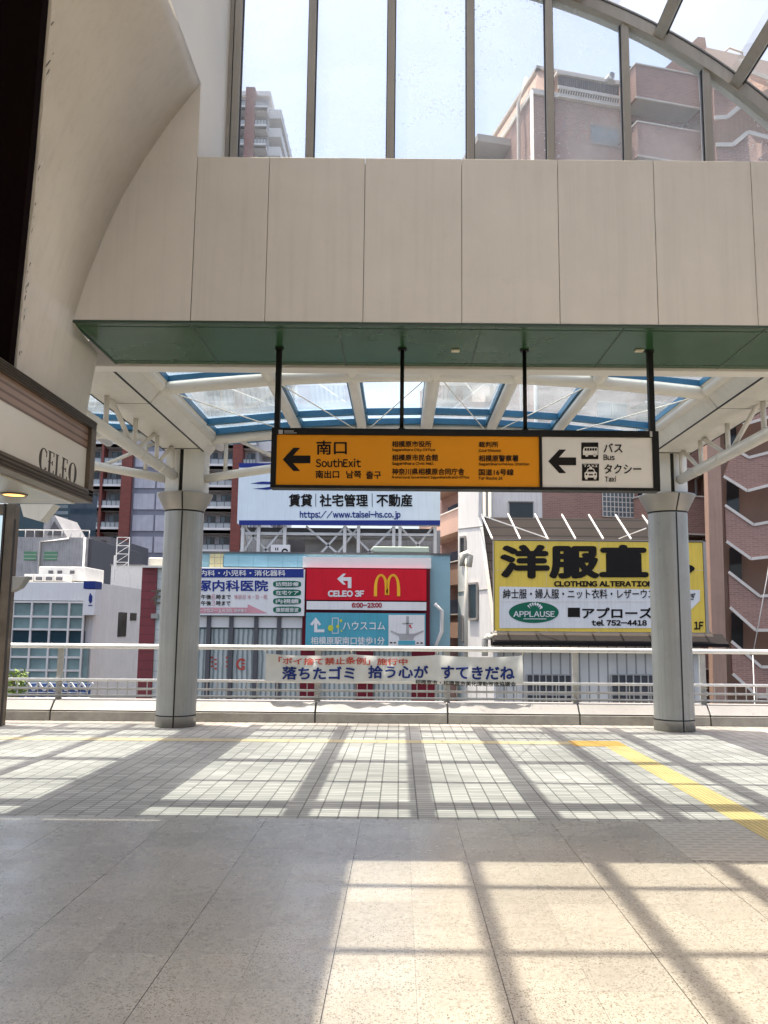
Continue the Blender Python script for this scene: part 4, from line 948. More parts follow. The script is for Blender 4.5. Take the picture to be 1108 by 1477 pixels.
# ================================================================== TAILOR'S HOUSE WITH THE YELLOW SIGN
DT = 27.0
def tailor():
    root = thing('tailor_house', 'grey ribbed house with a steep brown shingle roof behind the railing', 'house', tuple(at(850, 1000, DT + 2)))
    eave = z_at(926, DT, 850); xl, xr = x_at(712, DT, 926), x_at(1022, DT, 926)
    MB().box(xl + .1, xr - .1, DT + .5, DT + 9, GZ, eave).build('wall', 'ribbed', root)
    tl, tr_ = at(689, 746, DT + 1.9), at(945, 748, DT + 1.9)
    b = MB(); B0, B1 = Vector((xl, DT, eave)), Vector((xr + .3, DT, eave)); yb = DT + 1.9
    T0, T1 = Vector((tl.x, yb, tl.z)), Vector((tr_.x + .6, yb, tl.z))
    # curved skirt: the roof flares out at the eaves
    cur = []
    for k in range(7):
        u = k / 6; w = u ** 1.5
        cur.append((B0.lerp(T0, u) * 1, B1.lerp(T1, u) * 1, w))
    for k in range(6):
        a, c = cur[k], cur[k + 1]
        pa, pb, qa, qb = a[0].copy(), a[1].copy(), c[0].copy(), c[1].copy()
        for v, u in ((pa, k / 6), (pb, k / 6), (qa, (k + 1) / 6), (qb, (k + 1) / 6)):
            v.y = DT + 1.9 * (u ** .7); v.x -= 0
        pb.x = B1.x + (T1.x - B1.x) * ((k / 6) ** .6); qb.x = B1.x + (T1.x - B1.x) * (((k + 1) / 6) ** .6)
        b.face([pa, pb, qb, qa]); b.face([pb, pb + Vector((0, 6, 0)), qb + Vector((0, 6, 0)), qb])
    b.face([T0, T1, T1 + Vector((0, 6, 0)), T0 + Vector((0, 6, 0))]); b.build('roof', 'roofbrown', root)
    b = MB(); b.prism([(xl - .05, DT - .25, eave - .02), (xl - .05, DT + .3, eave + .28), (xl - .05, DT + .6, eave + .28), (xl - .05, DT + .6, eave - .12), (xl - .05, DT - .25, eave - .12)], (xr - xl + .6, 0, 0)); b.build('eave', 'roofdark', root)
    # white gable end at its left, running back from the eave corner
    P0 = Vector((xl + .03, DT + .02, 0)); dv = Vector((-.215, .977, 0)); gn = Vector((-.977, -.215, 0)); g = MB()
    pts = [onplane(a_, b_, P0, gn) for a_, b_ in ((712, 916), (713, 960), (660, 960), (661, 688), (691, 688), (690, 746))]
    pts[1].z = GZ; pts[2].z = GZ
    g.prism(pts, -gn * .12); ge = g.build('gable_end', 'whitewall', root)
    for a in ((665.5, 775, 672, 806), (677.5, 842, 689.5, 893), (666, 890, 668.5, 925)):
        q = MB(); quad = [onplane(x_, y_, P0 + gn * .02, gn) for x_, y_ in ((a[0], a[1]), (a[2], a[1] - 1), (a[2], a[3]), (a[0], a[3]))]
        q.prism(quad, gn * .03); q.build('window', 'win', root)
        f_ = MB()
        for i_ in range(4): f_.bar(quad[i_] + gn * .03, quad[(i_ + 1) % 4] + gn * .03, .07)
        f_.build('window_frame', 'mullion', root)
    q = MB()
    for k_ in (759, 850): q.bar(onplane(661, k_ + 4, P0 + gn * .005, gn), onplane(697 if k_ < 800 else 703, k_, P0 + gn * .005, gn), .03)
    q.build('wall_joint', 'mullion', root)
    q = MB()
    X = at(673, 820, DT).x; q.tube([(X, DT + .2, z_at(798, DT)), (X, DT + .2, z_at(950, DT))], .06, 8); q.tube([(X - .1, DT + .2, z_at(815, DT)), (X - .1, DT + .2, z_at(798, DT)), (X + .05, DT + .2, z_at(796, DT)), (X + .13, DT + .2, z_at(800, DT)), (X + .08, DT + .2, z_at(816, DT))], .11, 8)
    X = at(700, 930, DT).x; q.tube([(X, DT + .1, z_at(945, DT)), (X, DT + .1, z_at(922, DT)), (X + .1, DT + .1, z_at(917, DT)), (X + .25, DT + .1, z_at(918, DT))], .1, 8); q.build('vent_pipe', 'whitepipe', root)
    # barred windows low in the ribbed wall
    for a, c in ((760, 834.5), (882, 947), (985, 1002)):
        q = MB(); slab(q, DT + .44, a, 973, c, 1017, .08); w = q.build('window', 'greydark', root)
        bars_ = MB(); A, C = at(a, 973, DT + .38), at(c, 1017, DT + .38); n = max(1, int((C.x - A.x) / .2))
        for k in range(n + 1):
            x = A.x + (C.x - A.x) * k / n; bars_.box(x - .02, x + .02, DT + .38, DT + .42, C.z, A.z)
        for k in range(4):
            z = C.z + (A.z - C.z) * k / 3; bars_.box(A.x, C.x, DT + .385, DT + .415, z - .02, z + .02)
        bars_.build('window_bars', 'railgrey', w)
    # thin struts that stay the sign from the roof
    st = MB()
    for i in range(8):
        a, c = at(710 + 40 * i, 777, DT - .15), at(694 + 38.5 * i + (i * .3), 741 + i * .4, DT + 1.7); st.bar(a, c, .045)
    for p0, p1 in (((694, 743), (792, 777)), ((893, 777), (932, 762))): st.bar(at(*p0, DT + 1.2), at(*p1, DT - .1), .035)
    st.build('stay_struts', 'rail', root)
tailor()

def yellow_sign():
    Y = DT - .3
    root = thing('yellow_sign', 'yellow signboard with heavy black Japanese lettering on the brown roof', 'sign', tuple(at(865, 912, Y)))
    b = MB(); slab(b, Y, 713, 780, 1018, 912.5, .16); b.build('board', 'yellow', root)
    e = MB()
    for a in ((711.8, 778.5, 1019.2, 780), (711.8, 912.5, 1019.2, 914), (711.8, 780, 713, 912.5), (1018, 780, 1019.2, 912.5)): slab(e, Y - .02, *a, .2)
    e.build('edge_trim', 'mullion', root)
    F = Face(Y, eps=.008); w = MB(); F.poly(w, [(720.5, 846), (1009.5, 851), (1009.5, 866.5), (996, 880), (996, 906), (720.5, 906)]); w.build('white_panel', 'signwhite', root)
    t = MB(); k = 2; F.text(t, '洋服直し', 721, 785.5, 1003, 834.5, .045, k); F.text(t, 'CLOTHING ALTERATIONS', 799, 838, 950, 846.2, .06, k)
    F.text(t, '紳士服・婦人服・ニット衣料・レザーウエア', 725.5, 849.5, 957, 863.5, .012, k); F.text(t, 'ぎ', 994, 855.5, 1003, 865, .02, k)
    F.rect(t, 819, 876.5, 836.5, 890, k); F.text(t, 'アプローズ', 839.5, 876, 941.5, 892, .03, k); F.text(t, 'tel 752-4418', 853, 893.8, 933, 902.5, .05, k); F.text(t, '1F', 1001, 896.5, 1014.5, 908, .04, k)
    t.build('black_lettering', 'ink', root)
    t = MB(); F.oval(t, 734, 868, 806, 898.5, 2); t.build('green_oval', 'dkgreenprint', root)
    t = MB(); F.text(t, 'APPLAUSE', 740.5, 881.5, 800, 890, .02, 3); F.rect(t, 755, 892.2, 788, 893.2, 3)
    for i in range(7):
        a0 = R(25 + 20 * i); cx, cy = 771 + 11 * math.cos(a0), 880 - 9 * math.sin(a0)
        F.poly(t, [(cx - 1.2 * math.cos(a0) * 3, cy + 3), (cx - 1.6, cy - 1), (cx + .6, cy - 2.6), (cx + 1.8, cy + .6)], 3)
    t.build('oval_lettering', 'signwhite', root)
    s = MB()
    for px in (788, 864, 940): F.rect(s, px - .25, 781, px + .25, 912, 1)
    F.rect(s, 713.5, 822.3, 1017.5, 822.8, 1); F.rect(s, 720.5, 867.8, 996, 868.2, 3); s.build('board_seams', 'plate', root)
yellow_sign()

wb = thing('white_house', 'tall white sided house behind the brown shingle roof', 'house', (3.5, 33, GZ))
Yw = 33.0
MB().box(x_at(672, Yw, 740), x_at(782, Yw, 720), Yw, 36.5, GZ, z_at(640, Yw, 720)).build('wall', 'whitewall', wb)
b = MB(); slab(b, Yw - .06, 735, 724.5, 769, 748, .08); w = b.build('window', 'win', wb)
b = MB(); slab(b, Yw - .1, 733.5, 722.5, 770, 724.5, .14); slab(b, Yw - .1, 733.5, 748, 770, 749.5, .14); b.build('window_frame', 'mullion', w)
b = MB()
for px in (690, 698, 706): x = x_at(px, Yw, 720); b.tube([(x, Yw - .1, GZ), (x, Yw - .1, z_at(640, Yw, 720))], .07, 8)
b.build('drainpipe', 'whitepipe', wb)

# ================================================================== PINK BRICK APARTMENT BLOCK (turned a little)
def apartment():
    ANG = R(14.5); u = Vector((math.cos(ANG), math.sin(ANG), 0)); v = Vector((-math.sin(ANG), math.cos(ANG), 0)); nF = -v
    C = at(769, 137, 40.0); C0 = Vector((C.x, C.y, GZ))
    root = thing('apartment_block', 'pink brick apartment block with stacked balconies rising behind the yellow sign', 'building', C0, None, ANG, True)
    def loc(p): q = Vector(p) - C0; return Vector((q.dot(u), q.dot(v), q.z))
    def fr(px, py, off=0.0):
        return loc(onplane(px, py, C0 + nF * off, nF))
    zw = fr(800, 139).z; zr = fr(800, 86).z          # wall top, roof top
    W1 = fr(905, 150).x
    MB().box(0, W1 + 16, 0, 17, 0, zw).build('wall', 'pinkbrick', root)
    # mansard upper floor leaning back
    r = MB(); k = 1.0; h = zr - zw
    r.prism([(.15, .15, zw), (.15 + .6, k, zr), (.75, 16.6, zr), (.15, 17, zw)], (W1 + .6, 0, 0)); r.build('mansard_roof', 'pinkpale', root)
    tr = MB(); tr.box(-.1, W1 + .6, -.12, .1, zw - .12, zw + .16); tr.box(-.1, .1, -.1, 17, zw - .12, zw + .16); tr.box(.6, W1 + .8, .85, 1.15, zr, zr + .16); tr.box(.6, .85, .85, 16.6, zr, zr + .16)
    tr.build('cornice', 'coping', root)
    # recessed louvred balcony in the mansard
    a, c = fr(804, 108), fr(893, 150); q = MB(); q.box(a.x, c.x, -.05, 1.4, c.z - .2, a.z); p = q.build('louvred_balcony', 'brownin', root)
    l = MB(); n = 30
    for i in range(n): x = a.x + .1 + (c.x - a.x - .2) * i / (n - 1); l.box(x - .035, x + .035, -.11, -.06, c.z + .25, a.z - .1)
    l.build('louvre', 'greydark', p)
    l = MB(); l.box(a.x - .05, c.x + .05, -.2, -.12, c.z + .15, c.z + .32); l.box(a.x - .05, c.x + .05, -.2, -.12, c.z - .3, c.z - .2); l.box(a.x - .1, c.x + .1, -.2, .5, a.z - .05, a.z + .12)
    for i in range(26): x = a.x + (c.x - a.x) * i / 25; l.bar((x, -.16, c.z - .22), (x + .1, -.16, c.z + .2), .04)
    l.build('balcony_rail', 'coping', p)
    a = fr(885, 110); MB().tube([(a.x - .4, -.1, a.z - .4), (a.x - .4, -.5, a.z - .4), (a.x - .4, -.5, a.z - .75)], .2, 12).build('vent_cowl', 'acwhite', root)
    # wall windows, one per storey in line with the one seen high up
    st = 2.93
    w0, w1 = fr(852, 181), fr(893, 212)
    for i in range(10):
        z1 = w0.z - st * i
        if z1 - 1.3 < 2: break
        q = MB(); q.box(w0.x, w1.x, -.05, .1, z1 - (w0.z - w1.z), z1); p = q.build('window', 'win2', root)
        f = MB(); f.box(w0.x - .06, w1.x + .06, -.09, -.04, z1, z1 + .07); f.box(w0.x - .06, w1.x + .06, -.09, -.04, z1 - (w0.z - w1.z) - .07, z1 - (w0.z - w1.z)); f.box((w0.x + w1.x) / 2 - .04, (w0.x + w1.x) / 2 + .04, -.08, -.04, z1 - (w0.z - w1.z), z1)
        f.build('window_frame', 'mullion', p)
    g0, g1 = fr(868, 709), fr(914, 747); q = MB(); q.box(g0.x, g1.x, -.06, .1, g1.z, g0.z); p = q.build('glass_block_window', 'win2', root)
    f = MB()
    for i in range(9): x = g0.x + (g1.x - g0.x) * i / 8; f.box(x - .02, x + .02, -.09, -.061, g1.z, g0.z)
    for i in range(6): z = g1.z + (g0.z - g1.z) * i / 5; f.box(g0.x, g1.x, -.088, -.0615, z - .02, z + .02)
    f.build('block_joint', 'coping', p)
    g0, g1 = fr(866, 688), fr(914, 707); q = MB(); q.box(g0.x, g1.x, -.07, .1, g1.z, g0.z); q.build('window', 'win', root)
    # pipe at the front corner
    MB().tube([(-.12, -.1, 0), (-.12, -.1, zw)], .09, 8).build('drainpipe', 'coping', root)
    # stack of front balconies
    off = 1.5
    bx0, bx1 = fr(917, 100, off).x, fr(1013, 104, off).x; zt = fr(960, 101, off).z; zlow = fr(985, 716, off).z; stp = (zt - zlow) / 7.0
    bh = fr(930, 101, off).z - fr(930, 147, off).z
    for i in range(10):
        z1 = zt - stp * i; z0 = z1 - bh
        if z0 < 1: break
        q = MB(); q.box(bx0, bx1, -off, -off + .14, z0, z1); q.box(bx0, bx0 + .14, -off + .14, 0, z0, z1); q.box(bx1 - .14, bx1, -off + .14, 0, z0, z1)
        p = q.build('balcony', 'pinkbrick', root)
        q = MB(); q.box(bx0 + .14, bx1 - .14, -off + .14, -.02, z0, z0 + .18); q.build('balcony_floor', 'concreteunder', p)
        q = MB(); q.box(bx0 - .04, bx1 + .04, -off - .05, -off + .18, z1, z1 + .07); q.box(bx0 - .05, bx0 + .19, -off + .18, 0, z1, z1 + .07); q.box(bx0 - .03, bx1 + .03, -off - .03, -off + .05, z0 - .07, z0 - .001)
        q.box(bx1 - .25, bx1 - .17, -off - .04, -off - .001, z0 + .3, z1); q.box(bx1 - .17, bx1 + .02, -off - .04, -off - .001, z0 + .3, z0 + .38); q.build('coping', 'coping', p)
        q = MB(); q.box(bx0 + .3, bx1 - .9, -.03, .02, z1, z1 + 1.0); q.build('balcony_door', 'win', p)
        q = MB(); q.tube([(bx1 - .5, -.3, z0 + .18), (bx1 - .5, -.3, z0 + stp - .3), (bx1 - .2, -.3, z0 + stp - .12)], .07, 8); q.build('drainpipe', 'towergrey', p)
    MB().box(bx1, bx1 + .55, -1.7, 0, 0, zt + .3).build('balcony_pier', 'pinkplain', root)
    MB().box(bx0 - .05, bx1, -1.2, .4, zt + stp - bh + .3, zt + stp - bh + .5)
    # stair tower at the right with slanting parapets
    Ys = 36.2; PY = Vector((0, -1, 0))
    def sp(px, py, Y=Ys): return loc(at(px, py, Y))
    lines = [((1046, 590), (1075, 612), (1120, 598)), ((1060, 648), (1080, 660), (1120, 650)), ((1044, 687), (1078, 708), (1120, 697)), ((1046, 729), (1087, 757), (1120, 751)), ((1048, 781), (1083, 806), (1120, 802)), ((1051, 825), (1096, 860), (1122, 858)), ((1053, 876), (1090, 909), (1124, 909)), ((1055, 925), (1098, 962), (1126, 962)), ((1057, 972), (1094, 1005), (1128, 1005))]
    ext = loc(at(578, 900, Ys + .16)) - loc(at(578, 900, Ys)); ext.z = 0
    top = [(1038, 520), (1076, 540), (1118, 530)]
    bands = [(top, lines[0])] + [(lines[i], lines[i + 1]) for i in (1, 3, 5, 7)]
    far = [(1150, 0), (1190, 0)]
    for hi, lo in bands:
        hi2 = list(hi) + [(hi[-1][0] + 90, hi[-1][1] + 34)]; lo2 = list(lo) + [(lo[-1][0] + 90, lo[-1][1] + 34)]
        q = MB()
        for (h0, h1, l0, l1) in zip(hi2, hi2[1:], lo2, lo2[1:]):
            q.prism([sp(*h0), sp(*h1), sp(*l1), sp(*l0)], ext)
        p = q.build('stair_parapet', 'pinkbrick', root)
        q = MB()
        for ln in (hi2, lo2):
            for a, c in zip(ln, ln[1:]): q.bar(sp(a[0], a[1], Ys - .02), sp(c[0], c[1], Ys - .02), .06, .12)
        q.build('coping', 'coping', p)
    wx = sp(1040, 700); bk = sp(1040, 700, Ys + 2.2); q = MB(); q.prism([sp(1041, 1100, Ys + 1.6), sp(1240, 1100, Ys + 1.6), sp(1240, 300, Ys + 1.6), sp(1020, 300, Ys + 1.6)], ext * 2); q.build('stair_wall', 'brownin', root)
    for a in ((1046, 590, 1056, 640), (1051, 640, 1060, 660), (1049, 690, 1060, 742), (1053, 790, 1064, 846), (1056, 884, 1066, 935)):
        q = MB(); q.prism([sp(a[0], a[1], Ys + 1.5), sp(a[2] + 6, a[1], Ys + 1.5), sp(a[2] + 6, a[3], Ys + 1.5), sp(a[0], a[3], Ys + 1.5)], ext * .4); q.build('stair_opening', 'win', root)
    q = MB()
    q.prism([sp(1031, 1060, Ys - .05), sp(1051, 1060, Ys - .05), sp(1036, 540, Ys - .05), sp(1017, 540, Ys - .05)], ext * 3); q.build('stair_pier', 'pinkplain', root)
    # upper wing at the right: bent balconies and dark roof, seen through the glass
    D2 = 38.0
    def s2(px, py, Y=D2): return loc(at(px, py, Y))
    for hi, lo in (([(1030, 126), (1042, 124), (1074, 100), (1120, 118)], [(1031, 170), (1049, 169), (1073, 149), (1122, 168)]), ([(1033, 209), (1057, 209), (1079, 191), (1125, 203)], [(1036, 256), (1060, 256), (1082, 238), (1128, 250)])):
        q = MB()
        for i in range(3): q.prism([s2(*hi[i], D2 + (0, .2, 1.2, 0)[i] * .6), s2(*hi[i + 1], D2), s2(*lo[i + 1], D2), s2(*lo[i], D2)], ext)
        p = q.build('balcony', 'pinkbrick', root); q = MB()
        for ln in (hi, lo):
            for a, c in zip(ln, ln[1:]): q.bar(s2(*a, D2 - .05), s2(*c, D2 - .05), .09, .2)
        q.build('coping', 'coping', p)
    q = MB(); q.prism([s2(1025, 300, D2 + 1.6), s2(1240, 300, D2 + 1.6), s2(1240, 130, D2 + 1.6), s2(1022, 118, D2 + 1.6)], ext * 6); q.build('wing_wall', 'pinkplain', root)
    q = MB(); q.prism([s2(958, 99, D2 + 3), s2(1007, 53, D2 + 3), s2(1017, 54, D2 + 3), s2(1020, 72, D2 + 3), s2(1240, 118, D2 + 3), s2(1240, 150, D2 + 3), s2(1020, 110, D2 + 3)], ext * 16); q.build('wing_gable', 'pinkbrick', root)
    q = MB(); q.prism([s2(1018, 68, D2 + 2.7), s2(1240, 118, D2 + 2.7), s2(1240, 165, D2 + 1.7), s2(1024, 112, D2 + 1.7)], ext * 2); q.build('slate_slope', 'slate', root)
    q = MB(); A, B_, C_, D_ = s2(1043, 77, D2 + 3), s2(1052, 69, D2 + 3), s2(1071, 76, D2 + 3), s2(1071, 86, D2 + 3); q.tube([A, B_, C_, D_], .06, 8); q.build('roof_handrail', 'coping', root)
    # left flank: side balconies and a projecting corner balcony
    for i in range(9):
        z1 = fr(740, 203).z - st * i
        if z1 < 2: break
        q = MB(); q.box(-1.5, -1.36, 3.2, 15.5, z1 - 1.25, z1); q.box(-1.36, 0, 3.2, 3.34, z1 - 1.25, z1); q.box(-1.36, 0, 3.34, 15.5, z1 - 1.25, z1 - 1.07); p = q.build('balcony', 'pinkplain' if i % 2 else 'pinkpale', root)
        q = MB(); q.box(-1.56, -1.32, 3.15, 15.5, z1, z1 + .07); q.box(-1.32, 0, 3.15, 3.38, z1, z1 + .07); q.build('coping', 'coping', p)
        q = MB(); q.box(-.04, .02, 4, 7, z1 - 1.0, z1 + 1.0); q.box(-.04, .02, 9, 14, z1 - 1.0, z1 + 1.0); q.build('balcony_door', 'win', p)
    q = MB(); q.box(-1.9, .1, 3.0, 15.8, zw - 1.15, zw - .75); q.build('flank_eave', 'concreteunder', root)
    q = MB(); q.tube([(-.3, 1.2, 0), (-.3, 1.2, zw + .1), (.4, 1.8, zr)], .1, 8); q.build('drainpipe', 'coping', root)
apartment()

w = MB(); w.tube([at(1086, 945, 20), at(1106, 836, 20), at(1128, 700, 20)], .012, 6); p = at(1086, 1040, 20); w.tube([(p.x, 20, GZ), at(1086, 945, 20)], .012, 6)
tag(w.build('stay_wire', 'acwhite'), 'thin slanting stay wire before the zigzag stair parapets', 'wire')
# ================================================================== DISTANT APARTMENT TOWER
def tower():
    D = 110.0; st = 2.82; zt = at(345, 130, D).z
    X = lambda px, py=760: at(px, py, D).x
    xa, xb, xc, xd, xe, xf, xg = X(64), X(172), X(187), X(289), X(333), X(347), X(366)
    root = thing('apartment_tower', 'tall grey apartment tower with dark red brick stripes in the distance', 'tower', ((xa + xg) / 2, D, GZ))
    MB().box(xa, xg, D + 1.6, D + 26, GZ, zt).build('wall', 'towergrey', root)
    for a, c, zz in ((xb, xc, zt - 22), (xe, xf, zt + .3)):
        MB().box(a, c, D - .3, D + 1.6, GZ, zz).build('pilaster', 'towerred', root)
    MB().box(X(141), X(144.5), D - .1, D + 1.6, GZ, zt - 22).build('pilaster', 'towerred', root)
    MB().box(xc, xd, D + .3, D + 1.6, GZ, zt - 20).build('panel_wall', 'towerband', root)
    q = MB(); nfl = int((zt - GZ) / st)
    for i in range(nfl - 7):
        z = GZ + st * i + .5
        for a, c in ((X(190), X(220.5)), (X(223), X(252)), (X(254.5), X(287))): q.box(a, c, D + .18, D + .31, z, z + st - .75)
    q.build('wall_panels', 'towerpanel', root)
    bays = [(xa, X(141)), (X(144.5), xb), (xd, xe), (xf, xg)]
    for i in range(nfl):
        z = zt - st * (i + 1) + .15
        for j, (a, c) in enumerate(bays):
            if j < 2 and i < 7: continue
            q = MB(); q.box(a, c, D + .0, D + 1.6, z - .3, z + .12); q.box(a, c, D, D + .1, z - .3, z + .42); p = q.build('balcony', 'towerwhite', root)
            q = MB(); q.box(a + .1, c - .1, D + .02, D + .08, z + .42, z + 1.05)
            q.build('rail_panel', 'balglass', p)
            q = MB(); q.box(a, c, D - .02, D + .1, z + 1.05, z + 1.13)
            for k in range(5): x = a + (c - a) * (k + .02) / 4.04; q.box(x, x + .08, D - .01, D + .01, z + .42, z + 1.05)
            q.build('rail_bar', 'greydark', p)
            w_ = (c - a); q = MB()
            for s0, s1 in ((.12, .40), (.56, .88)) if w_ > 2.5 else ((.2, .8),): q.box(a + w_ * s0, a + w_ * s1, D + 1.52, D + 1.6, z + .15, z + 2.15)
            w = q.build('window', 'win', p)
            q = MB()
            for s0, s1 in ((.12, .40), (.56, .88)) if w_ > 2.5 else ((.2, .8),):
                q.box(a + w_ * (s0 + .03), a + w_ * (s0 + s1) / 2 - .05, D + 1.49, D + 1.53, z + .25, z + 2.05)
            q.build('curtain', 'win2', p)
    for i in range(nfl):                      # balconies on the right flank
        z = zt - st * (i + 1) + .15; q = MB(); q.box(xg, xg + 1.7, D + 2, D + 25, z - .25, z + .1); q.box(xg + 1.6, xg + 1.7, D + 2, D + 25, z + .1, z + 1.1); q.box(xg, xg + 1.6, D + 2, D + 2.1, z + .1, z + 1.1); q.build('flank_balcony', 'towerwhite', root)
    q = MB()
    for k in range(6): q.box(xg, xg + 1.5, D + 6 + 4 * k, D + 6.4 + 4 * k, GZ, zt - .4)
    q.build('flank_fin', 'towergrey', root)
    q = MB(); q.box(xa - .2, xg + .2, D + 1.2, D + 26, zt, zt + .7); q.build('roof_parapet', 'towerwhite', root)
tower()

# ================================================================== BUILDINGS AT THE LEFT
def glass_office():
    D = 45.0; xr = x_at(121, D, 900); xl = x_at(-40, D, 900); zt = z_at(839, D, 80)
    root = thing('glass_office', 'white office block with teal glass front left of the grey column', 'building', (xr, D, GZ))
    MB().box(xl, xr + .35, D + .3, D + 10.5, GZ, zt).build('wall', 'whitewall', root)
    q = MB(); slab(q, D, -40, 839, 121, 866.5, .3); q.build('parapet_band', 'signwhite', root)
    q = MB(); slab(q, D + .05, -40, 870, 120, 909, .25); q.build('upper_glazing', 'teal', root)
    q = MB(); slab(q, D + .05, -40, 909, 120, 929, .25); q.build('spandrel_glazing', 'tealdk', root)
    q = MB(); slab(q, D + .05, -40, 930, 120, 1060, .25); q.build('lower_glazing', 'teal', root)
    m_ = MB()
    for px in (18, 45, 72, 99, 120): x = x_at(px, D, 900); m_.box(x - .05, x + .05, D - .06, D + .05, GZ, z_at(867, D, 80))
    for py in (868.5, 889.5, 908, 929, 948, 967, 985): z = z_at(py, D, 80); m_.box(xl, xr, D - .05, D + .05, z - .05, z + .05)
    m_.build('mullion', 'acwhite', root)
    q = MB(); slab(q, D - .35, 121.5, 850, 136, 887, 1.0); p = q.build('corner_pylon', 'signwhite', root)
    q = MB(); slab(q, D - .36, 121, 838, 137, 849, 1.02); q.build('pylon_cap', 'navy', p)
    F = Face(D - .35, eps=.015); t = MB(); F.poly(t, [(130.5, 855), (133.5, 860), (133, 868), (130, 871), (128, 866), (128.5, 860)]); F.rect(t, 127.5, 872.5, 133.5, 874); t.build('pylon_mark', 'navy', p)
    # windows in the receding side wall
    XW = xr + .35
    for a in ((171, 883, 181, 918), (188, 884, 196, 895)):
        A, C = onplane(a[0], a[1], (XW, 0, 0), Vector((1, 0, 0))), onplane(a[2], a[3], (XW, 0, 0), Vector((1, 0, 0))); q = MB(); q.box(XW - .1, XW + .04, A.y, C.y, C.z, A.z); q.build('window', 'win', root)
    # plant on the roof
    q = MB(); slab(q, D + 3, 56, 817, 123, 838, 3); p = tag(q.build('plant_room', 'acwhite', bevel=.05), 'cream plant room with three dark vents on the white office roof', 'roof unit')
    v_ = MB()
    for px in (73, 86, 104): slab(v_, D + 2.95, px - 3, 823, px + 3, 827.5, .06)
    v_.build('vent', 'greydark', p)
    q = MB(); slab(q, D + 1.5, 35, 828, 48, 838, 1.2); p = q.build('rooftop_condenser', 'acwhite', bevel=.03); tag(p, 'white air conditioning condenser in the row on the office roof', 'air conditioner', 'condensers on the white office roof')
    v_ = MB(); slab(v_, D + 1.47, 37, 832, 46, 837, .03); v_.build('grille', 'greydark', p)
    for k in range(1, 4):
        c = p.copy(); COL.objects.link(c); c.location.x += .55 * k
        for ch in p.children: d = ch.copy(); COL.objects.link(d); d.parent = c
glass_office()

def grey_block():
    D = 70.0; xl, xr = x_at(20, D, 800), x_at(126, D, 800); zt = z_at(775, D, 80)
    root = thing('concrete_block', 'stained grey concrete building with green windows behind the white office', 'building', (xl, D, GZ))
    MB().box(xl, xr, D, D + 14, GZ, zt).build('wall', 'greywall', root)
    MB().box(xr, xr + .3, D + .2, D + 14, GZ, zt - .1).build('dark_flank', 'greydark', root)  # flank in a darker grey than the front wall
    q = MB(); a, b_, c = at(62, 775, D + 1), at(79, 743, D + 1), at(97, 775, D + 1); q.prism([a, (a.x, D + 1, b_.z - .3), b_, c], (0, 5, 0)); q.build('gable_house', 'greywall', root)
    q = MB(); a, b_, c = at(68, 772, D + .9), at(78, 752, D + .9), at(92, 772, D + .9); q.prism([a, b_, c], (0, .1, 0)); q.build('gable_opening', 'greydark', root)
    q = MB(); slab(q, D + .5, 36, 762, 52, 776, 3); q.build('roof_hut', 'greydark', root)
    for a, c in ((35, 52), (64, 82)):
        q = MB(); slab(q, D - .06, a, 795, c, 808, .1); q.build('window', 'greenwin', root)
    q = MB(); q.tube([(xl, D + .2, zt + .6), (xr, D + .2, zt + .6)], .05, 6)
    for k in range(9): x = xl + (xr - xl) * k / 8; q.tube([(x, D + .2, zt), (x, D + .2, zt + .6)], .04, 6)
    q.build('roof_railing', 'acwhite', root)
    q = MB(); x = x_at(58, D, 800); q.tube([(x, D - .1, GZ), (x, D - .1, z_at(782, D, 58)), (x_at(100, D, 780), D - .1, z_at(777, D, 100))], .09, 8); x = x_at(122, D, 800); q.tube([(x, D - .1, GZ), (x, D - .1, zt)], .1, 8); q.build('drainpipe', 'acwhite', root)
grey_block()
q = MB(); D = 78.0; q.box(x_at(124, D, 800), x_at(158, D, 800), D, D + 12, GZ, z_at(774, D, 140)); p = tag(q.build('dark_building', 'greydark'), 'low dark grey building between the concrete block and the tower', 'building')
q = MB(); slab(q, D - .1, 128, 795, 140, 808, .1); slab(q, D - .1, 144, 780, 150, 830, .1); q.build('window', 'win', p)
q = MB(); D = 90.0; q.box(x_at(10, D, 750), x_at(100, D, 750), D, D + 8, GZ, z_at(700, D, 80)); p = tag(q.build('teal_building', 'tealdk'), 'narrow dark teal building under the end of the shop sign', 'building')
q = MB()
for k in range(5): slab(q, D - .08, 70, 728 + 9 * k, 98, 733 + 9 * k, .06)
q.build('window_band', 'win2', p)
q = MB(); D = 60.0; q.box(x_at(160, D, 830), x_at(209, D, 830), D, D + 8, GZ, z_at(815, D, 180)); p = tag(q.build('white_block', 'whitewall'), 'plain white boxy building beside the red siding', 'building')
q = MB(); slab(q, D - .05, 159, 814, 209, 816, .1); q.build('roof_edge', 'mullion', p)
sh = thing('red_siding_shop', 'narrow shop with red and white siding beside the grey column', 'shop', tuple(at(220, 900, 38)))
q = MB(); slab(q, 38, 205.5, 819, 216, 1050, 5); q.build('red_wall', 'redsiding', sh)
q = MB(); slab(q, 38.1, 216, 816, 262, 1050, 5); q.build('white_wall', 'whitelap', sh)
q = MB(); slab(q, 37.8, 205, 815.5, 262, 819, 5.4); q.build('roof_edge', 'coping', sh)
F = Face(38.1, eps=.06); t = MB(); F.text(t, '石', 217, 851, 243, 873, .02); t.build('lettering', 'bronze', sh)
q = MB(); slab(q, 37.95, 218, 885, 228, 892, .2); q.build('sign_lamp', 'mullion', sh)
q = MB(); slab(q, 39, 214, 804, 236, 817, 1); tag(q.build('rooftop_tank', 'whitepipe', bevel=.06), 'cream boxy unit on the roof of the red siding shop', 'roof unit')
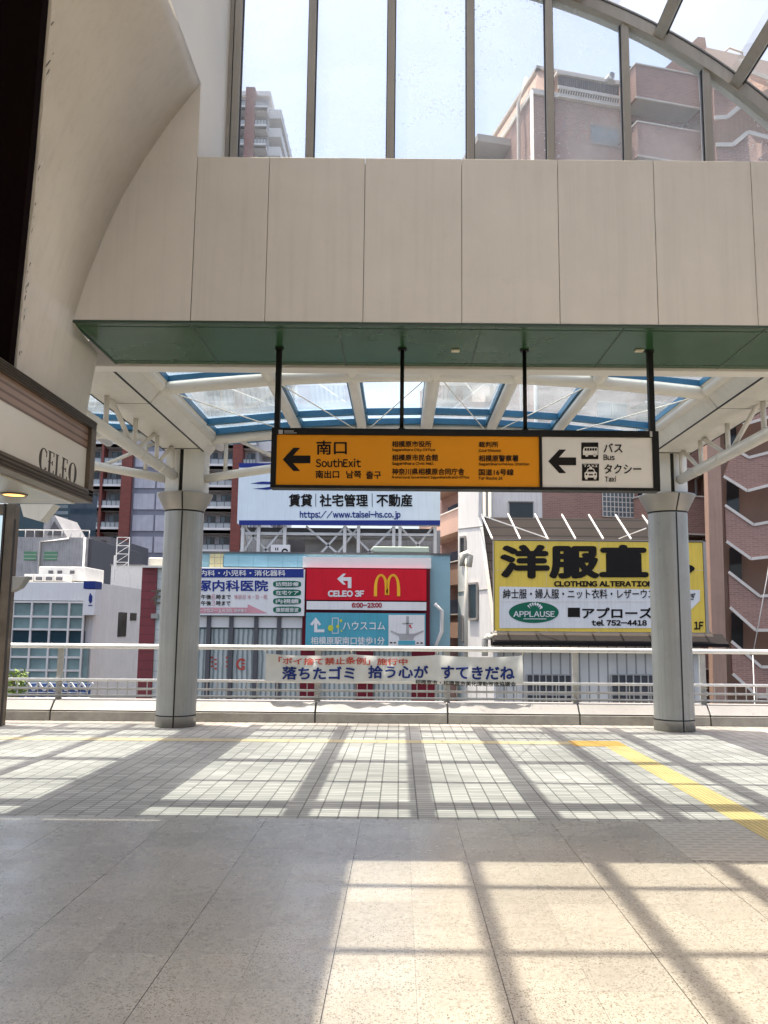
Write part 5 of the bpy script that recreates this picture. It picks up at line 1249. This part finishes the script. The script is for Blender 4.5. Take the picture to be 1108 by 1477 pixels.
# lattice mast
ms = thing('antenna_mast', 'thin lattice antenna mast standing before the dark red stripe', 'mast', tuple(at(175, 840, 58)))
q = MB(); D = 58.0
x0, x1 = x_at(168, D, 800), x_at(186, D, 800); zb, zt = z_at(835, D, 175), z_at(775, D, 175)
for x in (x0, x1): q.bar((x, D, zb), (x, D, zt), .06)
for k in range(6):
    z = zb + (zt - zb) * k / 5; q.bar((x0, D, z), (x1, D, z), .045)
    if k < 5: q.bar((x0, D, z), (x1, D, z + (zt - zb) / 5), .035)
q.bar((x0 - .1, D, zb - 2.5), (x0 - .1, D, zb + 1.6), .09); q.build('lattice', 'acwhite', ms)
# street level beyond the railing at the left: hoarding and a shrub
hd = thing('hoarding', 'row of blue and white panels low behind the left railing', 'hoarding', tuple(at(65, 1005, 19)))
q = MB()
for k in range(7): slab(q, 19, 24 + 15.5 * k, 986, 35 + 15.5 * k, 1006, .1)
q.build('blue_panel', 'hoardblue', hd)
q = MB()
for k in range(7):
    q.bar(at(25 + 15.5 * k, 985, 18.95), at(33 + 15.5 * k, 996, 18.95), .04); q.bar(at(41 + 15.5 * k, 985, 18.95), at(33 + 15.5 * k, 996, 18.95), .04)
slab(q, 18.96, 20, 998.5, 126, 1000, .05); slab(q, 19.1, 20, 1006, 126, 1009, .2); q.build('white_trim', 'signwhite', hd)
a_, c_2 = at(20, 1008, 19.2), at(126, 1040, 19.2); MB().box(a_.x, c_2.x, 19.1, 19.3, GZ, a_.z).build('stand', 'greywall', hd)
bu = thing('shrub', 'yellow green shrub showing behind the bronze frame at the left', 'shrub', tuple(at(24, 1000, 17)))
q = MB(); c = at(20, 975, 17); q.tube([(c.x, 17, GZ), (c.x, 17, c.z)], [.09, .03], 8); q.build('stem', 'bark', bu)
q = MB()
for i in range(420):
    d = Vector((random.gauss(0, 1), random.gauss(0, 1), random.gauss(0, 1))).normalized() * random.uniform(.2, 1) ** .5
    p = Vector((c.x + .05 + d.x * .22, 17 + d.y * .3, c.z - .15 + d.z * .3)); a = Vector((random.gauss(0, 1), random.gauss(0, 1), random.gauss(0, .6))).normalized(); b_ = a.cross(Vector((random.gauss(0, 1), random.gauss(0, 1), random.gauss(0, 1)))).normalized(); s = random.uniform(.03, .06)
    q.face([p, p + a * s + b_ * s * .4, p + a * 2 * s, p + a * s - b_ * s * .4])
q.build('foliage', 'leaf', bu)
